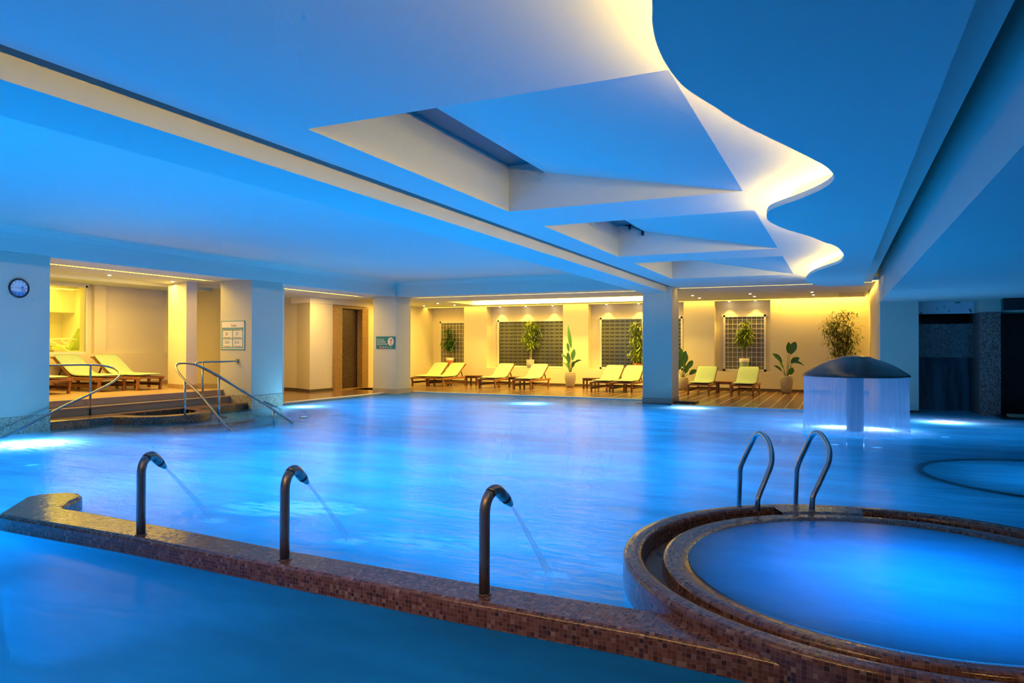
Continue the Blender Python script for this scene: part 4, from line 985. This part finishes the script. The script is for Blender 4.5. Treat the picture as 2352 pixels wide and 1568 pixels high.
# a little plant behind the lit window
_c = PX(117, 800, -18.3)
pl = empty('table_plant', (-18.3, _c.y, 1.25)); pl.scale = (.6, .6, .6); tag(pl, 'dark leafy plant tips at the left edge of the lit window', 'potted plant')
lf = MB()
for k in range(14): a = k*.9; leaf_mesh(lf, (0, 0, .45), (math.cos(a), math.sin(a), .4), (0, 0, 1), .3, .07, 4, .4)
lf.build('foliage', 'leaf', pl); MB().lathe([(.001, 0), (.1, 0), (.12, .3), (.1, .3)], (0, 0, 0), 16).build('pot', 'pot_stone', pl); MB().tube([(0, 0, .28), (0, 0, .46)], .012, 6).build('stem', 'stem', pl)

# low stone slab with brown mound at the foot of the front column
ms = empty('stone_mat', (-3.86, 19.42, .02)); tag(ms, 'low brown stone block lying on the deck behind the front column', 'stone')
MB().box(-.2, .38, -.25, .3, 0, .06).build('slab', 'mosaic_brown', ms, bevel=.025)
pf_ = empty('pipe_fitting', tuple(PY(1455, 521, 12.2))); tag(pf_, 'rusty black pipe fittings under the roof of the middle ceiling coffer', 'pipe fitting')
_q = [PY(1428, 516, 12.22)-pf_.location, PY(1446, 519, 12.2)-pf_.location, PY(1476, 529, 12.2)-pf_.location]
MB().tube([_q[0], _q[1]], .012, 8).tube([_q[1], _q[2]], .008, 8).build('pipe', 'black', pf_)
MB().tube([_q[1]-Vector((0, 0, .06)), _q[1]+Vector((0, 0, .05))], .022, 10).build('valve', 'black', pf_)
MB().tube([_q[2]-Vector((0, 0, .09)), _q[2]+Vector((0, 0, .04))], .028, 10).build('valve', 'black', pf_)
st('trim_5', MB().box(-5.02, -4.0, Y1-.14, Y1-.01, -.2, .012), 'skirting')

# ================================================================== DARK WATERFALL NICHE AT THE RIGHT
st('wall_niche', MB().box(1.72, 2.95, 20.75, 20.85, -1.0, 2.7).box(1.70, 2.98, 19.75, 20.8, 2.36, 2.7), 'mosaic_black')
def peel():
    t = NT('peeling_plaster'); n = t.noise(t.obj, 5, 6, .65)
    k = t.math('MULTIPLY', t.math('SUBTRACT', n, .60), 30, clamp=True)
    return t.done(t.pr(t.mix(k, (.72, .74, .74), (.16, .20, .16)), .8))
M['peel'] = peel()
st('wall_niche', MB().box(1.72, 2.95, 19.70, 19.78, 2.36, 2.66), 'peel')
st('wall_niche', MB().box(1.72, 2.95, 19.85, 20.0, 1.31, 2.12), 'mosaic_grey')
st('wall_niche', MB().box(1.72, 2.95, 20.3, 20.4, -1.0, 1.31), 'mosaic_black')
o = MB().add([(1.74, 19.80, 2.12), (2.85, 19.80, 2.12), (2.80, 19.62, .0), (1.78, 19.62, .0), (1.74, 19.76, 1.3), (2.84, 19.76, 1.3)], [(0, 1, 5, 4), (4, 5, 2, 3)], [((0, 2.1), (1.1, 2.1), (1.1, 1.3), (0, 1.3)), ((0, 1.3), (1.1, 1.3), (1.1, 0), (0, 0))]).build('waterfall', 'fall_dark')
tag(o, 'streaky thin waterfall running down the dark tiled niche at the right', 'waterfall')
o = st('column', MB().box(2.92, 3.32, 19.0, 20.6, -1.4, 2.36), 'mosaic_grey')
c = st('column_head', MB().box(2.915, 3.325, 18.99, 20.6, 2.36, 2.66), 'plaster'); c.parent = o
st('wall_right', MB().box(3.3, 8.0, 20.4, 20.6, -.5, 2.36).box(3.3, 8.0, 18.6, 18.7, 2.38, 2.66), 'mosaic_black')
st('wall_right', MB().box(3.325, 3.7, 19.2, 20.4, 2.36, 2.65).box(3.7, 8.0, 19.0, 20.4, 2.36, 2.65), 'plaster')
st('wall_right', MB().box(6.2, 6.4, -4, 20.6, -1.4, 2.7), 'plaster')
st('wall_near', MB().box(-14.3, 8, -4.1, -4.0, -1.4, 3.8), 'plaster')
st('wall_left', MB().box(-14.3, -14.1, -4.0, 3.0, -1.4, 3.8).box(-14.1, -13.0, 0.0, 3.0, -1.4, ZS), 'plaster')
for (x, y, lab) in ((3.75, 18.55, 'pale stepping slab at the right edge, nearer one by the mosaic column'), (4.3, 19.3, 'pale stepping slab at the right edge, farther one in the dark')):
    o = MB().box(x-.38, x+.6, y-.18, y+.18, .04, .09).build('stepping_slab', 'terrazzo', bevel=.01); tag(o, lab, 'slab', 'stepping slabs at the right')
st('floor', MB().box(3.2, 8.0, 18.2, 20.6, -.5, .04), 'mosaic_black')
